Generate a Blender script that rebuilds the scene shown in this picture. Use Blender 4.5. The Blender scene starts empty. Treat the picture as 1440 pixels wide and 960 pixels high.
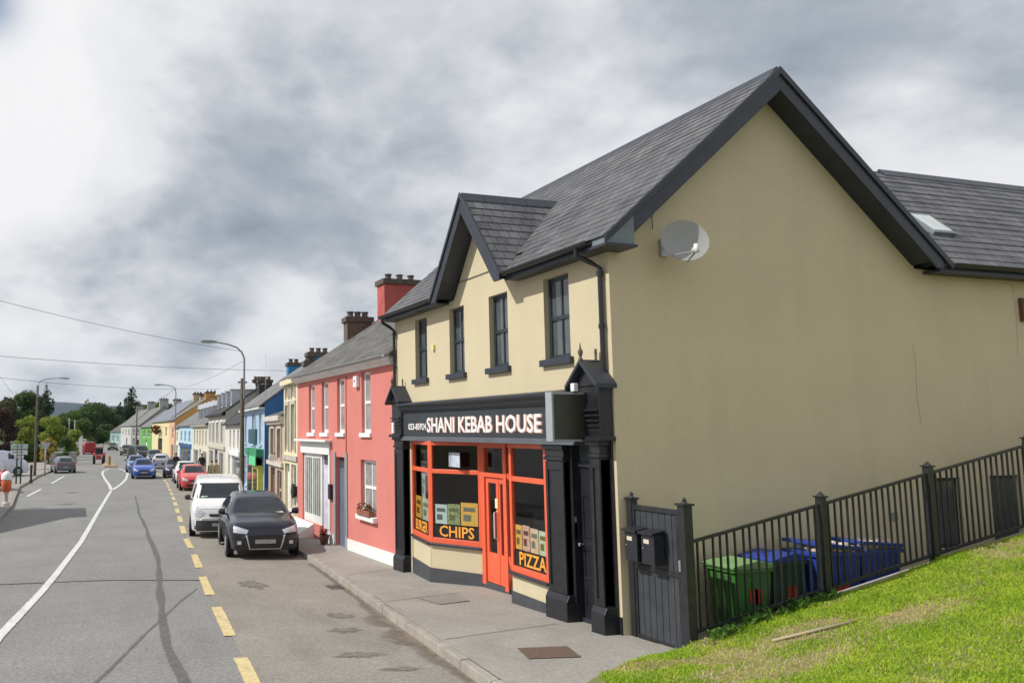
import bpy, bmesh, math, random
import numpy as np
from mathutils import Vector, Matrix
from mathutils.bvhtree import BVHTree
random.seed(7); RNG = np.random.default_rng(11)
SC = bpy.context.scene
COL = SC.collection
R = math.radians
pi = math.pi

# ------------------------------------------------------------------ camera numbers (survey of the photograph)
FPX, PPX, PPY, YAW, PIT = 1136.16, 431.7, 484.3, 0.285569, 0.106533
CAM = Vector((-6.9, -9.11, 2.6))
cy_, sy_, cp_, sp_ = math.cos(YAW), math.sin(YAW), math.cos(PIT), math.sin(PIT)
FW = Vector((sy_*cp_, cy_*cp_, sp_)); RT = Vector((cy_, -sy_, 0)); UP = RT.cross(FW)
def X(px, y, v=605):
    d = FW + RT*((px-PPX)/FPX) - UP*((v-PPY)/FPX)
    return CAM.x + d.x*(y-CAM.y)/d.y
def Z(px, y, v):
    d = FW + RT*((px-PPX)/FPX) - UP*((v-PPY)/FPX)
    return CAM.z + d.z*(y-CAM.y)/d.y

# ------------------------------------------------------------------ ground profile
PY = [-60, -14, 0, 7.5, 15.5, 50, 90, 150, 250, 420, 3000]
PZ = [2.0, .5, 0, -.32, -.48, -.85, -.98, -.95, -.6, 0, 0]
def base(y): return float(np.interp(y, PY, PZ))
KY = [-60, -9, -.85, 2.6, 5.07, 7.6, 10.4, 15, 23, 38, 56, 70, 90, 110, 135, 215, 400]
KX = [-7.5, -3.5, -2.54, -2.11, -1.77, -1.44, -1.18, -.9, -.3, .75, 1.75, 2.6, 3.0, 3.0, 2.7, 1.3, -4]
def kerbx(y): return float(np.interp(y, KY, KX))
LY = [-60, 15, 30, 45, 60, 75, 100, 130, 215, 400]
LX = [-9.4, -9.3, -9.2, -9.7, -9.0, -7.6, -6.9, -6.0, -5.0, -11]
def leftx(y): return float(np.interp(y, LY, LX))
FY = [(418,15.5),(399,18.3),(378,22),(372,23.2),(342,30.5),(317,39),(293,50),(271,63),(252,78),(246,84),(238,92),(214,115),(198,135),(184,155),(170,180),(155,215)]
FX_ = [0.0]+[X(p, y) for p, y in FY[1:]]
def facx(y): return float(np.interp(y, [y for _, y in FY], FX_))

# ------------------------------------------------------------------ materials
MATS = {}
def nodes(m):
    m.use_nodes = True
    return m.node_tree.nodes, m.node_tree.links, m.node_tree.nodes['Principled BSDF']
def mat(name, col, rough=.8, metal=0, var=.12, vs=3.0, bump=0, bs=60, spec=.5, coat=0, col2=None, dirt=0, dirtcol=(.12,.1,.08), speck=0, streak=(1.6,1.6,.35)):
    """colour with two scales of noise variation, optional second colour, stains and bump"""
    if name in MATS: return MATS[name]
    m = bpy.data.materials.new(name); n, l, b = nodes(m)
    b.inputs['Roughness'].default_value = rough; b.inputs['Metallic'].default_value = metal
    b.inputs['Specular IOR Level'].default_value = spec
    b.inputs['Coat Weight'].default_value = coat
    tc = n.new('ShaderNodeTexCoord')
    nz = n.new('ShaderNodeTexNoise'); nz.inputs['Scale'].default_value = vs; nz.inputs['Detail'].default_value = 7; nz.inputs['Roughness'].default_value = .62
    l.new(tc.outputs['Object'], nz.inputs['Vector'])
    mr = n.new('ShaderNodeMapRange'); mr.inputs[1].default_value = .3; mr.inputs[2].default_value = .7
    l.new(nz.outputs['Fac'], mr.inputs[0])
    mx = n.new('ShaderNodeMix'); mx.data_type = 'RGBA'
    c2 = col2 if col2 else tuple(min(1, c*(1+var)) for c in col)
    c1 = col if col2 else tuple(c*(1-var) for c in col)
    mx.inputs[6].default_value = (*c1, 1); mx.inputs[7].default_value = (*c2, 1)
    l.new(mr.outputs[0], mx.inputs[0])
    out = mx.outputs[2]
    if dirt:
        n2 = n.new('ShaderNodeTexNoise'); n2.inputs['Scale'].default_value = 1.3; n2.inputs['Detail'].default_value = 9
        mp = n.new('ShaderNodeMapping'); mp.inputs['Scale'].default_value = streak
        l.new(tc.outputs['Object'], mp.inputs['Vector']); l.new(mp.outputs[0], n2.inputs['Vector'])
        r2 = n.new('ShaderNodeMapRange'); r2.inputs[1].default_value = .52; r2.inputs[2].default_value = .78; r2.inputs[4].default_value = dirt
        l.new(n2.outputs['Fac'], r2.inputs[0])
        m2 = n.new('ShaderNodeMix'); m2.data_type = 'RGBA'; m2.inputs[7].default_value = (*dirtcol, 1)
        l.new(r2.outputs[0], m2.inputs[0]); l.new(out, m2.inputs[6]); out = m2.outputs[2]
    if speck:
        for sc_, am in ((22, speck), (70, speck*.8)):
            n5 = n.new('ShaderNodeTexNoise'); n5.inputs['Scale'].default_value = sc_; n5.inputs['Detail'].default_value = 3; l.new(tc.outputs['Object'], n5.inputs['Vector'])
            r5 = n.new('ShaderNodeMapRange'); r5.inputs[1].default_value = .3; r5.inputs[2].default_value = .7; r5.inputs[3].default_value = 1-am; r5.inputs[4].default_value = 1+am; l.new(n5.outputs['Fac'], r5.inputs[0])
            m5 = n.new('ShaderNodeMix'); m5.data_type = 'RGBA'; m5.blend_type = 'MULTIPLY'; m5.inputs[0].default_value = 1; l.new(out, m5.inputs[6]); l.new(r5.outputs[0], m5.inputs[7]); out = m5.outputs[2]
    l.new(out, b.inputs['Base Color'])
    if bump:
        n3 = n.new('ShaderNodeTexNoise'); n3.inputs['Scale'].default_value = bs; n3.inputs['Detail'].default_value = 5
        l.new(tc.outputs['Object'], n3.inputs['Vector'])
        bp = n.new('ShaderNodeBump'); bp.inputs['Strength'].default_value = bump; bp.inputs['Distance'].default_value = .02
        l.new(n3.outputs['Fac'], bp.inputs['Height']); l.new(bp.outputs[0], b.inputs['Normal'])
    MATS[name] = m; return m
def tile_mat(name, c1, c2, mortar, w=.3, h=.2, rough=.75, msize=.008, bump=.5, moss=0):
    """slates / bricks laid in the UV map (metres)"""
    if name in MATS: return MATS[name]
    m = bpy.data.materials.new(name); n, l, b = nodes(m)
    uv = n.new('ShaderNodeUVMap')
    br = n.new('ShaderNodeTexBrick'); br.inputs['Scale'].default_value = 1
    br.inputs['Color1'].default_value = (*c1, 1); br.inputs['Color2'].default_value = (*c2, 1); br.inputs['Mortar'].default_value = (*mortar, 1)
    br.inputs['Mortar Size'].default_value = msize; br.inputs['Mortar Smooth'].default_value = .2
    br.inputs['Brick Width'].default_value = w; br.inputs['Row Height'].default_value = h; br.inputs['Bias'].default_value = 0
    l.new(uv.outputs[0], br.inputs['Vector'])
    nz = n.new('ShaderNodeTexNoise'); nz.inputs['Scale'].default_value = 2.2; nz.inputs['Detail'].default_value = 8
    l.new(uv.outputs[0], nz.inputs['Vector'])
    mr = n.new('ShaderNodeMapRange'); mr.inputs[1].default_value = .3; mr.inputs[2].default_value = .7; mr.inputs[3].default_value = .62; mr.inputs[4].default_value = 1.35
    l.new(nz.outputs['Fac'], mr.inputs[0])
    mu = n.new('ShaderNodeMix'); mu.data_type = 'RGBA'; mu.blend_type = 'MULTIPLY'; mu.inputs[0].default_value = 1
    l.new(br.outputs['Color'], mu.inputs[6]); l.new(mr.outputs[0], mu.inputs[7])
    out = mu.outputs[2]
    n4 = n.new('ShaderNodeTexNoise'); n4.inputs['Scale'].default_value = 9; n4.inputs['Detail'].default_value = 6
    l.new(uv.outputs[0], n4.inputs['Vector'])
    r4 = n.new('ShaderNodeMapRange'); r4.inputs[1].default_value = .6; r4.inputs[2].default_value = .72; r4.inputs[4].default_value = .25+moss
    l.new(n4.outputs['Fac'], r4.inputs[0])
    m4 = n.new('ShaderNodeMix'); m4.data_type = 'RGBA'; m4.inputs[7].default_value = (.2, .18, .14, 1)
    l.new(r4.outputs[0], m4.inputs[0]); l.new(out, m4.inputs[6])
    l.new(m4.outputs[2], b.inputs['Base Color'])
    b.inputs['Roughness'].default_value = rough
    bp = n.new('ShaderNodeBump'); bp.inputs['Strength'].default_value = bump; bp.inputs['Distance'].default_value = .01
    ad = n.new('ShaderNodeMath'); ad.operation = 'MULTIPLY_ADD'; ad.inputs[1].default_value = .3
    iv = n.new('ShaderNodeMath'); iv.operation = 'SUBTRACT'; iv.inputs[0].default_value = 1; l.new(br.outputs['Fac'], iv.inputs[1])
    l.new(n4.outputs['Fac'], ad.inputs[0]); l.new(iv.outputs[0], ad.inputs[2]); l.new(ad.outputs[0], bp.inputs['Height'])
    l.new(bp.outputs[0], b.inputs['Normal'])
    MATS[name] = m; return m
def leaf_mat(name, c1, c2, trans=.35, ns=.55):
    if name in MATS: return MATS[name]
    m = bpy.data.materials.new(name); n, l, b = nodes(m)
    tc = n.new('ShaderNodeTexCoord'); nz = n.new('ShaderNodeTexNoise'); nz.inputs['Scale'].default_value = ns; nz.inputs['Detail'].default_value = 8; nz.inputs['Roughness'].default_value = .75
    l.new(tc.outputs['Object'], nz.inputs['Vector'])
    mr = n.new('ShaderNodeMapRange'); mr.inputs[1].default_value = .35; mr.inputs[2].default_value = .65; l.new(nz.outputs['Fac'], mr.inputs[0])
    mx = n.new('ShaderNodeMix'); mx.data_type = 'RGBA'; mx.inputs[6].default_value = (*c1, 1); mx.inputs[7].default_value = (*c2, 1)
    l.new(mr.outputs[0], mx.inputs[0]); l.new(mx.outputs[2], b.inputs['Base Color'])
    b.inputs['Roughness'].default_value = .6; b.inputs['Specular IOR Level'].default_value = .12
    tr = n.new('ShaderNodeBsdfTranslucent'); l.new(mx.outputs[2], tr.inputs['Color'])
    ms = n.new('ShaderNodeMixShader'); ms.inputs[0].default_value = trans
    l.new(b.outputs[0], ms.inputs[1]); l.new(tr.outputs[0], ms.inputs[2]); l.new(ms.outputs[0], n['Material Output'].inputs['Surface'])
    MATS[name] = m; return m
def glass_mat(name, tint=(.55,.6,.6), clear=.6):
    if name in MATS: return MATS[name]
    m = bpy.data.materials.new(name); n, l, b = nodes(m)
    t = n.new('ShaderNodeBsdfTransparent'); t.inputs['Color'].default_value = (*tint, 1)
    g = n.new('ShaderNodeBsdfGlossy'); g.inputs['Roughness'].default_value = .02
    ge = n.new('ShaderNodeNewGeometry'); dt = n.new('ShaderNodeVectorMath'); dt.operation = 'DOT_PRODUCT'; l.new(ge.outputs['Normal'], dt.inputs[0]); l.new(ge.outputs['Incoming'], dt.inputs[1])
    def mt(op, a, b):
        q = n.new('ShaderNodeMath'); q.operation = op; q.use_clamp = True
        for i, v in enumerate((a, b)):
            if v is None: continue
            if isinstance(v, (int, float)): q.inputs[i].default_value = v
            else: l.new(v, q.inputs[i])
        return q.outputs[0]
    ab_ = n.new('ShaderNodeMath'); ab_.operation = 'ABSOLUTE'; l.new(dt.outputs['Value'], ab_.inputs[0])
    ad = n.new('ShaderNodeMath'); ad.operation = 'MULTIPLY_ADD'; ad.inputs[1].default_value = .9; ad.inputs[2].default_value = 1-clear; ad.use_clamp = True
    l.new(mt('POWER', mt('SUBTRACT', 1.0, ab_.outputs[0]), 5.0), ad.inputs[0])
    ms = n.new('ShaderNodeMixShader'); l.new(ad.outputs[0], ms.inputs[0]); l.new(t.outputs[0], ms.inputs[1]); l.new(g.outputs[0], ms.inputs[2])
    l.new(ms.outputs[0], n['Material Output'].inputs['Surface'])
    MATS[name] = m; return m

CREAM = mat('cream_render', (.575,.495,.335), .88, var=.035, vs=1.2, bump=.25, bs=140, dirt=.10, dirtcol=(.33,.28,.18))
CREAM2 = mat('gable_render', (.64,.55,.375), .9, var=.05, vs=.7, bump=.4, bs=90, dirt=.2, dirtcol=(.42,.36,.24), speck=.03, streak=(1.5,1.5,.16))
BLACKP = mat('black_gloss_paint', (.017,.018,.022), .34, var=.3, vs=6)
TRIM = mat('dark_navy_grey_trim', (.028,.033,.046), .42, var=.2, vs=4)
LEAD = mat('grey_lead', (.16,.19,.21), .55, var=.15)
CHAR = mat('charcoal_plinth', (.055,.058,.068), .7, var=.2, vs=5, bump=.2)
ORANGE = mat('orange_red_paint', (.76,.125,.055), .38, var=.08, vs=5)
SLATE = tile_mat('slate', (.080,.084,.095), (.135,.134,.140), (.024,.024,.026), .2, .19, .62, moss=.1)
SLATE2 = tile_mat('old_slate', (.085,.082,.08), (.13,.125,.12), (.03,.028,.026), .28, .2, .8, moss=.25)
SLATEB = tile_mat('black_slate', (.03,.03,.034), (.05,.05,.055), (.012,.012,.012), .28, .2, .8)
SLATEG = tile_mat('pale_slate', (.15,.15,.155), (.2,.195,.19), (.06,.06,.06), .3, .22, .8)
FRAMEB = mat('dark_green_black_frame', (.022,.034,.042), .4)
GLASSD = mat('dark_window_glass', (.075,.088,.095), .06, var=.4, vs=1.5, spec=.9)
GLASSW = mat('curtained_glass', (.30,.31,.315), .12, var=.35, vs=3, spec=.8)
SHOPG = glass_mat('shop_glass', (.92,.94,.94), .97)
WHITE = mat('white_paint', (.78,.78,.77), .5, var=.05)
PINK = mat('pink_render', (.60,.195,.165), .85, var=.06, vs=1.3, bump=.2, bs=90, dirt=.3, dirtcol=(.50,.17,.14), streak=(2,2,.3))
GREYBLUE = mat('grey_blue_paint', (.13,.16,.22), .5)
STEEL = mat('galvanised_steel', (.4,.41,.42), .45, metal=.6)
BLACKM = mat('black_painted_metal', (.02,.021,.025), .42, var=.3, vs=12, dirt=.35, dirtcol=(.06,.05,.045), streak=(9,9,4))
WOOD = mat('weathered_pole_wood', (.13,.10,.075), .9, var=.3, vs=8)
RUBBER = mat('tyre_rubber', (.018,.018,.018), .85)
PLASB = mat('black_plastic', (.025,.025,.027), .55)
CHROME = mat('chrome', (.7,.7,.72), .15, metal=1)
CARGLASS = mat('car_glass', (.012,.018,.024), .05, var=.3, spec=.55)
REDL = mat('red_lamp', (.5,.02,.015), .2)
LAMPG = mat('headlamp_glass', (.62,.65,.68), .12, metal=.3)
PLATE = mat('blurred_number_plate', (.36,.36,.36), .5, var=.2, vs=14)
CONC = mat('concrete', (.36,.34,.31), .9, var=.15, vs=4, bump=.3)

# ------------------------------------------------------------------ object helpers
def tag(o, label, cat, group=None, kind=None):
    if label: o['label'] = label
    if cat: o['category'] = cat
    if group: o['group'] = group
    if kind: o['kind'] = kind
    return o
def thing(name, label, cat, loc=(0,0,0), rz=0, group=None):
    o = bpy.data.objects.new(name, None); COL.objects.link(o); o.empty_display_size = .2
    o.location = loc; o.rotation_euler = (0, 0, rz)
    return tag(o, label, cat, group)
class MB:
    def __init__(s): s.v = []; s.f = []; s.sm = []
    def face(s, pts, smooth=False):
        i = len(s.v); s.v += [tuple(p) for p in pts]; s.f.append(tuple(range(i, i+len(pts)))); s.sm.append(smooth)
        return s
    def hexa(s, p):   # 8 points, bottom ring 0-3 (counter clockwise from above), top ring 4-7
        i = len(s.v); s.v += [tuple(q) for q in p]
        for f in ((3,2,1,0),(4,5,6,7),(0,1,5,4),(1,2,6,5),(2,3,7,6),(3,0,4,7)): s.f.append(tuple(i+k for k in f)); s.sm.append(False)
        return s
    def box(s, x0, x1, y0, y1, z0, z1):
        return s.hexa([(x0,y0,z0),(x1,y0,z0),(x1,y1,z0),(x0,y1,z0),(x0,y0,z1),(x1,y0,z1),(x1,y1,z1),(x0,y1,z1)])
    def prism(s, poly, axis, a, b):
        """poly: 2D points in the two other axes (order xy/xz/yz), extruded a..b"""
        def P(u, v, w):
            return {'x': (w,u,v), 'y': (u,w,v), 'z': (u,v,w)}[axis]
        n = len(poly); i = len(s.v)
        s.v += [P(u, v, a) for u, v in poly]+[P(u, v, b) for u, v in poly]
        s.f.append(tuple(i+k for k in reversed(range(n)))); s.f.append(tuple(i+n+k for k in range(n))); s.sm += [False]*2
        for k in range(n): s.f.append((i+k, i+(k+1) % n, i+n+(k+1) % n, i+n+k)); s.sm.append(False)
        return s
    def tube(s, pts, r, n=8, r2=None, cap=True):
        pts = [Vector(p) for p in pts]; N = len(pts); i0 = len(s.v)
        for k, p in enumerate(pts):
            d = (pts[min(k+1, N-1)]-pts[max(k-1, 0)]).normalized()
            a = Vector((0, 0, 1)) if abs(d.z) < .9 else Vector((1, 0, 0))
            u = d.cross(a).normalized(); w = d.cross(u)
            rr = r if r2 is None else r+(r2-r)*k/max(1, N-1)
            for j in range(n):
                t = 2*pi*j/n; s.v.append(tuple(p+u*rr*math.cos(t)+w*rr*math.sin(t)))
        for k in range(N-1):
            for j in range(n):
                a = i0+k*n+j; b = i0+k*n+(j+1) % n
                s.f.append((a, b, b+n, a+n)); s.sm.append(True)
        if cap:
            s.f.append(tuple(i0+j for j in reversed(range(n)))); s.f.append(tuple(i0+(N-1)*n+j for j in range(n))); s.sm += [False]*2
        return s
    def lathe(s, prof, c=(0,0,0), n=14, axis='z'):
        i0 = len(s.v); M = len(prof)
        for r, h in prof:
            for j in range(n):
                t = 2*pi*j/n; a, b = r*math.cos(t), r*math.sin(t)
                p = {'z': (a,b,h), 'x': (h,a,b), 'y': (a,h,b)}[axis]
                s.v.append((c[0]+p[0], c[1]+p[1], c[2]+p[2]))
        for k in range(M-1):
            for j in range(n):
                a = i0+k*n+j; b = i0+k*n+(j+1) % n
                s.f.append((a, b, b+n, a+n)); s.sm.append(True)
        s.f.append(tuple(i0+j for j in reversed(range(n)))); s.f.append(tuple(i0+(M-1)*n+j for j in range(n))); s.sm += [False]*2
        return s
    def mesh(s, name, m=None):
        me = bpy.data.meshes.new(name); me.from_pydata(s.v, [], s.f)
        me.polygons.foreach_set('use_smooth', s.sm)
        if m: me.materials.append(m)
        bm = bmesh.new(); bm.from_mesh(me); bmesh.ops.recalc_face_normals(bm, faces=bm.faces)
        bm.normal_update()
        for e in bm.edges:
            if len(e.link_faces) == 2 and e.calc_face_angle(0) > R(38): e.smooth = False
        uvl = bm.loops.layers.uv.new('UVMap')
        for f in bm.faces:
            nn = f.normal
            if abs(nn.z) > .97: u, w = Vector((1,0,0)), Vector((0,1,0))
            else:
                u = Vector((0,0,1)).cross(nn).normalized(); w = nn.cross(u)
            for lp in f.loops: lp[uvl].uv = (lp.vert.co.dot(u), lp.vert.co.dot(w))
        bm.to_mesh(me); bm.free()
        return me
    def build(s, name, m, parent=None, bevel=0, label=None):
        me = s.mesh(name, m)
        o = bpy.data.objects.new(name, me); COL.objects.link(o)
        if parent: o.parent = parent
        if label: o['label'] = label
        if bevel:
            bv = o.modifiers.new('bevel', 'BEVEL'); bv.width = bevel; bv.segments = 2; bv.limit_method = 'ANGLE'
        return o
def box(name, m, parent, x0, x1, y0, y1, z0, z1, bevel=0, label=None):
    return MB().box(x0, x1, y0, y1, z0, z1).build(name, m, parent, bevel, label)
def copy_tree(o, parent=None):
    c = o.copy(); COL.objects.link(c); c.parent = parent
    for ch in o.children: copy_tree(ch, c)
    return c
def text(name, body, size, m, parent, origin, ax, ay, width=None, thick=.006, bold=0, label=None):
    """flat lettering: ax = reading direction, ay = up"""
    cu = bpy.data.curves.new(name, 'FONT'); cu.body = body; cu.size = size; cu.extrude = thick; cu.offset = bold; cu.resolution_u = 2
    t = bpy.data.objects.new('tmp', cu); COL.objects.link(t)
    dg = bpy.context.evaluated_depsgraph_get()
    me = bpy.data.meshes.new_from_object(t.evaluated_get(dg)); bpy.data.objects.remove(t)
    ax, ay = Vector(ax), Vector(ay); az = ax.cross(ay)
    n = len(me.vertices); co = np.empty(n*3); me.vertices.foreach_get('co', co); co = co.reshape(-1, 3)
    sx = 1
    if width: sx = width/(co[:, 0].max()-co[:, 0].min())
    x0 = co[:, 0].min()
    M = np.array([list(ax), list(ay), list(az)])
    co[:, 0] = (co[:, 0]-x0)*sx
    co = co@M + np.array(origin)
    me.vertices.foreach_set('co', co.ravel()); me.materials.clear(); me.materials.append(m)
    o = bpy.data.objects.new(name, me); COL.objects.link(o); o.parent = parent
    if label: o['label'] = label
    return o
def wall(mb, x, y0, y1, z0, z1, ops, rev=.12):
    """wall face in the plane x (facing -x) with rectangular openings (ya,yb,za,zb) and their reveals"""
    ys = sorted({y0, y1}|{min(max(v, y0), y1) for o in ops for v in o[:2]}); zs = sorted({z0, z1}|{min(max(v, z0), z1) for o in ops for v in o[2:]})
    for i in range(len(ys)-1):
        for j in range(len(zs)-1):
            cy, cz = (ys[i]+ys[i+1])/2, (zs[j]+zs[j+1])/2
            if any(o[0] < cy < o[1] and o[2] < cz < o[3] for o in ops): continue
            mb.face([(x, ys[i+1], zs[j]), (x, ys[i], zs[j]), (x, ys[i], zs[j+1]), (x, ys[i+1], zs[j+1])])
    for a, b, c, d in ops:
        mb.face([(x,a,c),(x+rev,a,c),(x+rev,a,d),(x,a,d)]); mb.face([(x,b,c),(x,b,d),(x+rev,b,d),(x+rev,b,c)])
        mb.face([(x,a,d),(x+rev,a,d),(x+rev,b,d),(x,b,d)]); mb.face([(x,a,c),(x,b,c),(x+rev,b,c),(x+rev,a,c)])
def window(parent, x, y0, y1, z0, z1, fm, gm, sm=None, bars=(1,1), fw=.05, sill=(.05,.06,.05), name='window'):
    """frame at depth x, pane behind it, optional sill whose front is sill[0] proud of x=0"""
    f = MB()
    f.box(x, x+.05, y0, y0+fw, z0, z1).box(x, x+.05, y1-fw, y1, z0, z1)
    f.box(x, x+.05, y0+fw, y1-fw, z0, z0+fw*1.3).box(x, x+.05, y0+fw, y1-fw, z1-fw, z1)
    nv, nh = bars
    for k in range(nv):
        c = y0+fw+(y1-y0-2*fw)*(k+1)/(nv+1); f.box(x+.006, x+.044, c-fw*.3, c+fw*.3, z0+fw*1.3, z1-fw)
    for k in range(nh):
        c = z0+(z1-z0)*(k+1)/(nh+1); f.box(x-.004, x+.046, y0+fw, y1-fw, c-fw*.5, c+fw*.5)
    w = f.build(name, fm, parent)
    box('pane', gm, w, x+.022, x+.03, y0+fw*.5, y1-fw*.5, z0+fw*.5, z1-fw*.5)
    if sm: box('sill', sm, w, -sill[0], x+.01, y0-sill[2], y1+sill[2], z0-sill[1]-.02, z0+.004, bevel=.006)
    return w
def sheet(name, m, xa, xb, ys, za, zb, nx=6, crown=0, kind='structure'):
    """strip of ground between two curves xa(y), xb(y)"""
    mb = MB(); n = nx+1
    for y in ys:
        a, b = xa(y), xb(y)
        for k in range(n):
            t = k/nx; mb.v.append((a+(b-a)*t, y, za(y)*(1-t)+zb(y)*t+crown*4*t*(1-t)))
    for i in range(len(ys)-1):
        for k in range(nx):
            a = i*n+k; mb.f.append((a, a+1, a+n+1, a+n)); mb.sm.append(True)
    o = mb.build(name, m); 
    if kind: o['kind'] = kind
    return o

# ------------------------------------------------------------------ the ground
ASPH = mat('asphalt', (.19,.187,.18), .92, vs=.5, col2=(.245,.24,.23), bump=.6, bs=45, dirt=.35, dirtcol=(.16,.155,.15), speck=.22, streak=(1.2,.12,1))
PARK = mat('parking_surface', (.225,.208,.182), .92, vs=.7, col2=(.285,.262,.23), bump=.5, bs=50, dirt=.5, dirtcol=(.17,.155,.13), speck=.2, streak=(1.2,.4,1))
PAVE = mat('pavement_concrete', (.255,.238,.212), .9, vs=.8, col2=(.33,.308,.275), bump=.35, bs=70, dirt=.5, dirtcol=(.18,.165,.145), speck=.13, streak=(1,.6,1))
KERB = mat('kerb_stone', (.30,.275,.235), .9, var=.25, vs=3, bump=.4, bs=40)
SOIL = mat('rough_grass_ground', (.035,.055,.018), .95, vs=.02, col2=(.06,.08,.03))
YS = [-60, -30, -14]+[y*.5 for y in range(-24, 60)]+list(range(30, 120, 2))+list(range(120, 420, 10))
def gl(y): return base(y)-.45
mb = MB()
gx = [-3000,-1200,-400,-120,-40,-14,-9,-4,0,4,12,40,120,400,1200,3000]; gy = [-600,-200,-60,-14,-8,-4,0,4,7.5,12,15.5,30,50,70,90,120,150,200,250,420,800,1500,3000,6000]
for y in gy:
    for x in gx: mb.v.append((x, y, gl(y)))
for i in range(len(gy)-1):
    for k in range(len(gx)-1):
        a = i*len(gx)+k; mb.f.append((a, a+1, a+len(gx)+1, a+len(gx))); mb.sm.append(True)
mb.build('ground', SOIL)['kind'] = 'structure'
rz = lambda y: base(y)-.17
def yellowx(y): return float(np.interp(y, [-60,0,5.9,12,15.7,32,47,55,75,110,215,400], [-10.6,-4.88,-4.33,-3.72,-3.42,-1.75,-.35,.25,1.2,1.6,.1,-5.5]))
sheet('road', ASPH, leftx, kerbx, YS, rz, rz, 8, crown=.05)
def roadz(x, y):
    a, b = leftx(y), kerbx(y); t = (x-a)/(b-a); return rz(y)+.05*4*t*(1-t)
PYS = [y for y in YS if y <= 64]
# parking lane right of the yellow marks
mb = MB()
for y in PYS:
    for k in range(5):
        a, b = yellowx(y)+.02, kerbx(y)-.002; x = a+(b-a)*k/4; mb.v.append((x, y, roadz(x, y)+.005))
for i in range(len(PYS)-1):
    for k in range(4): a = i*5+k; mb.f.append((a, a+1, a+6, a+5)); mb.sm.append(True)
mb.build('parking_lane', PARK)['kind'] = 'structure'
# right pavement and its kerb
pav_in = lambda y: facx(y)+.3 if y > 16 else (.46 if 1.5 < y < 6.7 else (.09 if y > -1.0 else .4))
def kerb_strip(name, xf, y0, y1, side, w=.13):
    mb = MB(); ys = [y0]; 
    while ys[-1] < y1: ys.append(ys[-1]+(.9 if ys[-1] < 60 else 4))
    for i in range(len(ys)-1):
        a, b = ys[i]+.006, ys[i+1]-.006; j = random.uniform(-.006, .006); h = random.uniform(-.006, .004)
        x0, x1 = xf(a), xf(b)
        mb.hexa([(x0+j,a,rz(a)-.1),(x0+side*w+j,a,rz(a)-.1),(x1+side*w+j,b,rz(b)-.1),(x1+j,b,rz(b)-.1),
                 (x0+j+side*.015,a,base(a)-.045+h),(x0+side*w+j,a,base(a)-.035+h),(x1+side*w+j,b,base(b)-.035+h),(x1+j+side*.015,b,base(b)-.045+h)])
    o = mb.build(name, KERB, bevel=.012); o['kind'] = 'structure'; return o
kerb_strip('kerb', kerbx, -12, 214, 1)
kerb_strip('far_side_kerb', leftx, 2, 128, -1)
sheet('pavement', PAVE, lambda y: kerbx(y)+.12, pav_in, [y for y in YS if -14 <= y <= 215], lambda y: base(y)-.035, lambda y: base(y), 6)
sheet('far_pavement', PAVE, lambda y: leftx(y)-2.4-(2 if y > 36 else 0), lambda y: leftx(y)-.12, [y for y in YS if -14 <= y <= 130], lambda y: base(y)-.02, lambda y: base(y)-.03, 4)
sheet('car_park', ASPH, lambda y: -45, lambda y: leftx(y)-2.4-(2 if y > 36 else 0), [y for y in YS if -14 <= y <= 100], lambda y: base(y)-.06, lambda y: base(y)-.06, 4)
# cracks, joints, dark streaks and patches
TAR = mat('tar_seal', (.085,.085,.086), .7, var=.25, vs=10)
DARKL = mat('dark_road_surface', (.135,.133,.13), .9, var=.15, vs=6, speck=.22)  # dark tone shared by the road streaks and the tar patches
def soft_mat(m, lo=.25, hi=.75, sc=14):
    """the mark wears out towards its edges: alpha from the mesh attribute 'cover' broken up by noise"""
    k = m.name+'_soft'
    if k in MATS: return MATS[k]
    q = m.copy(); q.name = k; n, l = q.node_tree.nodes, q.node_tree.links; b = n['Principled BSDF']
    at = n.new('ShaderNodeAttribute'); at.attribute_name = 'cover'; tc = n.new('ShaderNodeTexCoord')
    nz = n.new('ShaderNodeTexNoise'); nz.inputs['Scale'].default_value = sc; nz.inputs['Detail'].default_value = 6; l.new(tc.outputs['Object'], nz.inputs['Vector'])
    ad = n.new('ShaderNodeMath'); ad.operation = 'ADD'; l.new(at.outputs['Fac'], ad.inputs[0]); l.new(nz.outputs['Fac'], ad.inputs[1])
    mr = n.new('ShaderNodeMapRange'); mr.inputs[1].default_value = .5+lo; mr.inputs[2].default_value = .5+hi; l.new(ad.outputs[0], mr.inputs[0]); l.new(mr.outputs[0], b.inputs['Alpha'])
    MATS[k] = q; return q
def set_cover(o, vals):
    # build() keeps vertex order
    a = o.data.attributes.new('cover', 'FLOAT', 'POINT'); a.data.foreach_set('value', vals)
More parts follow.
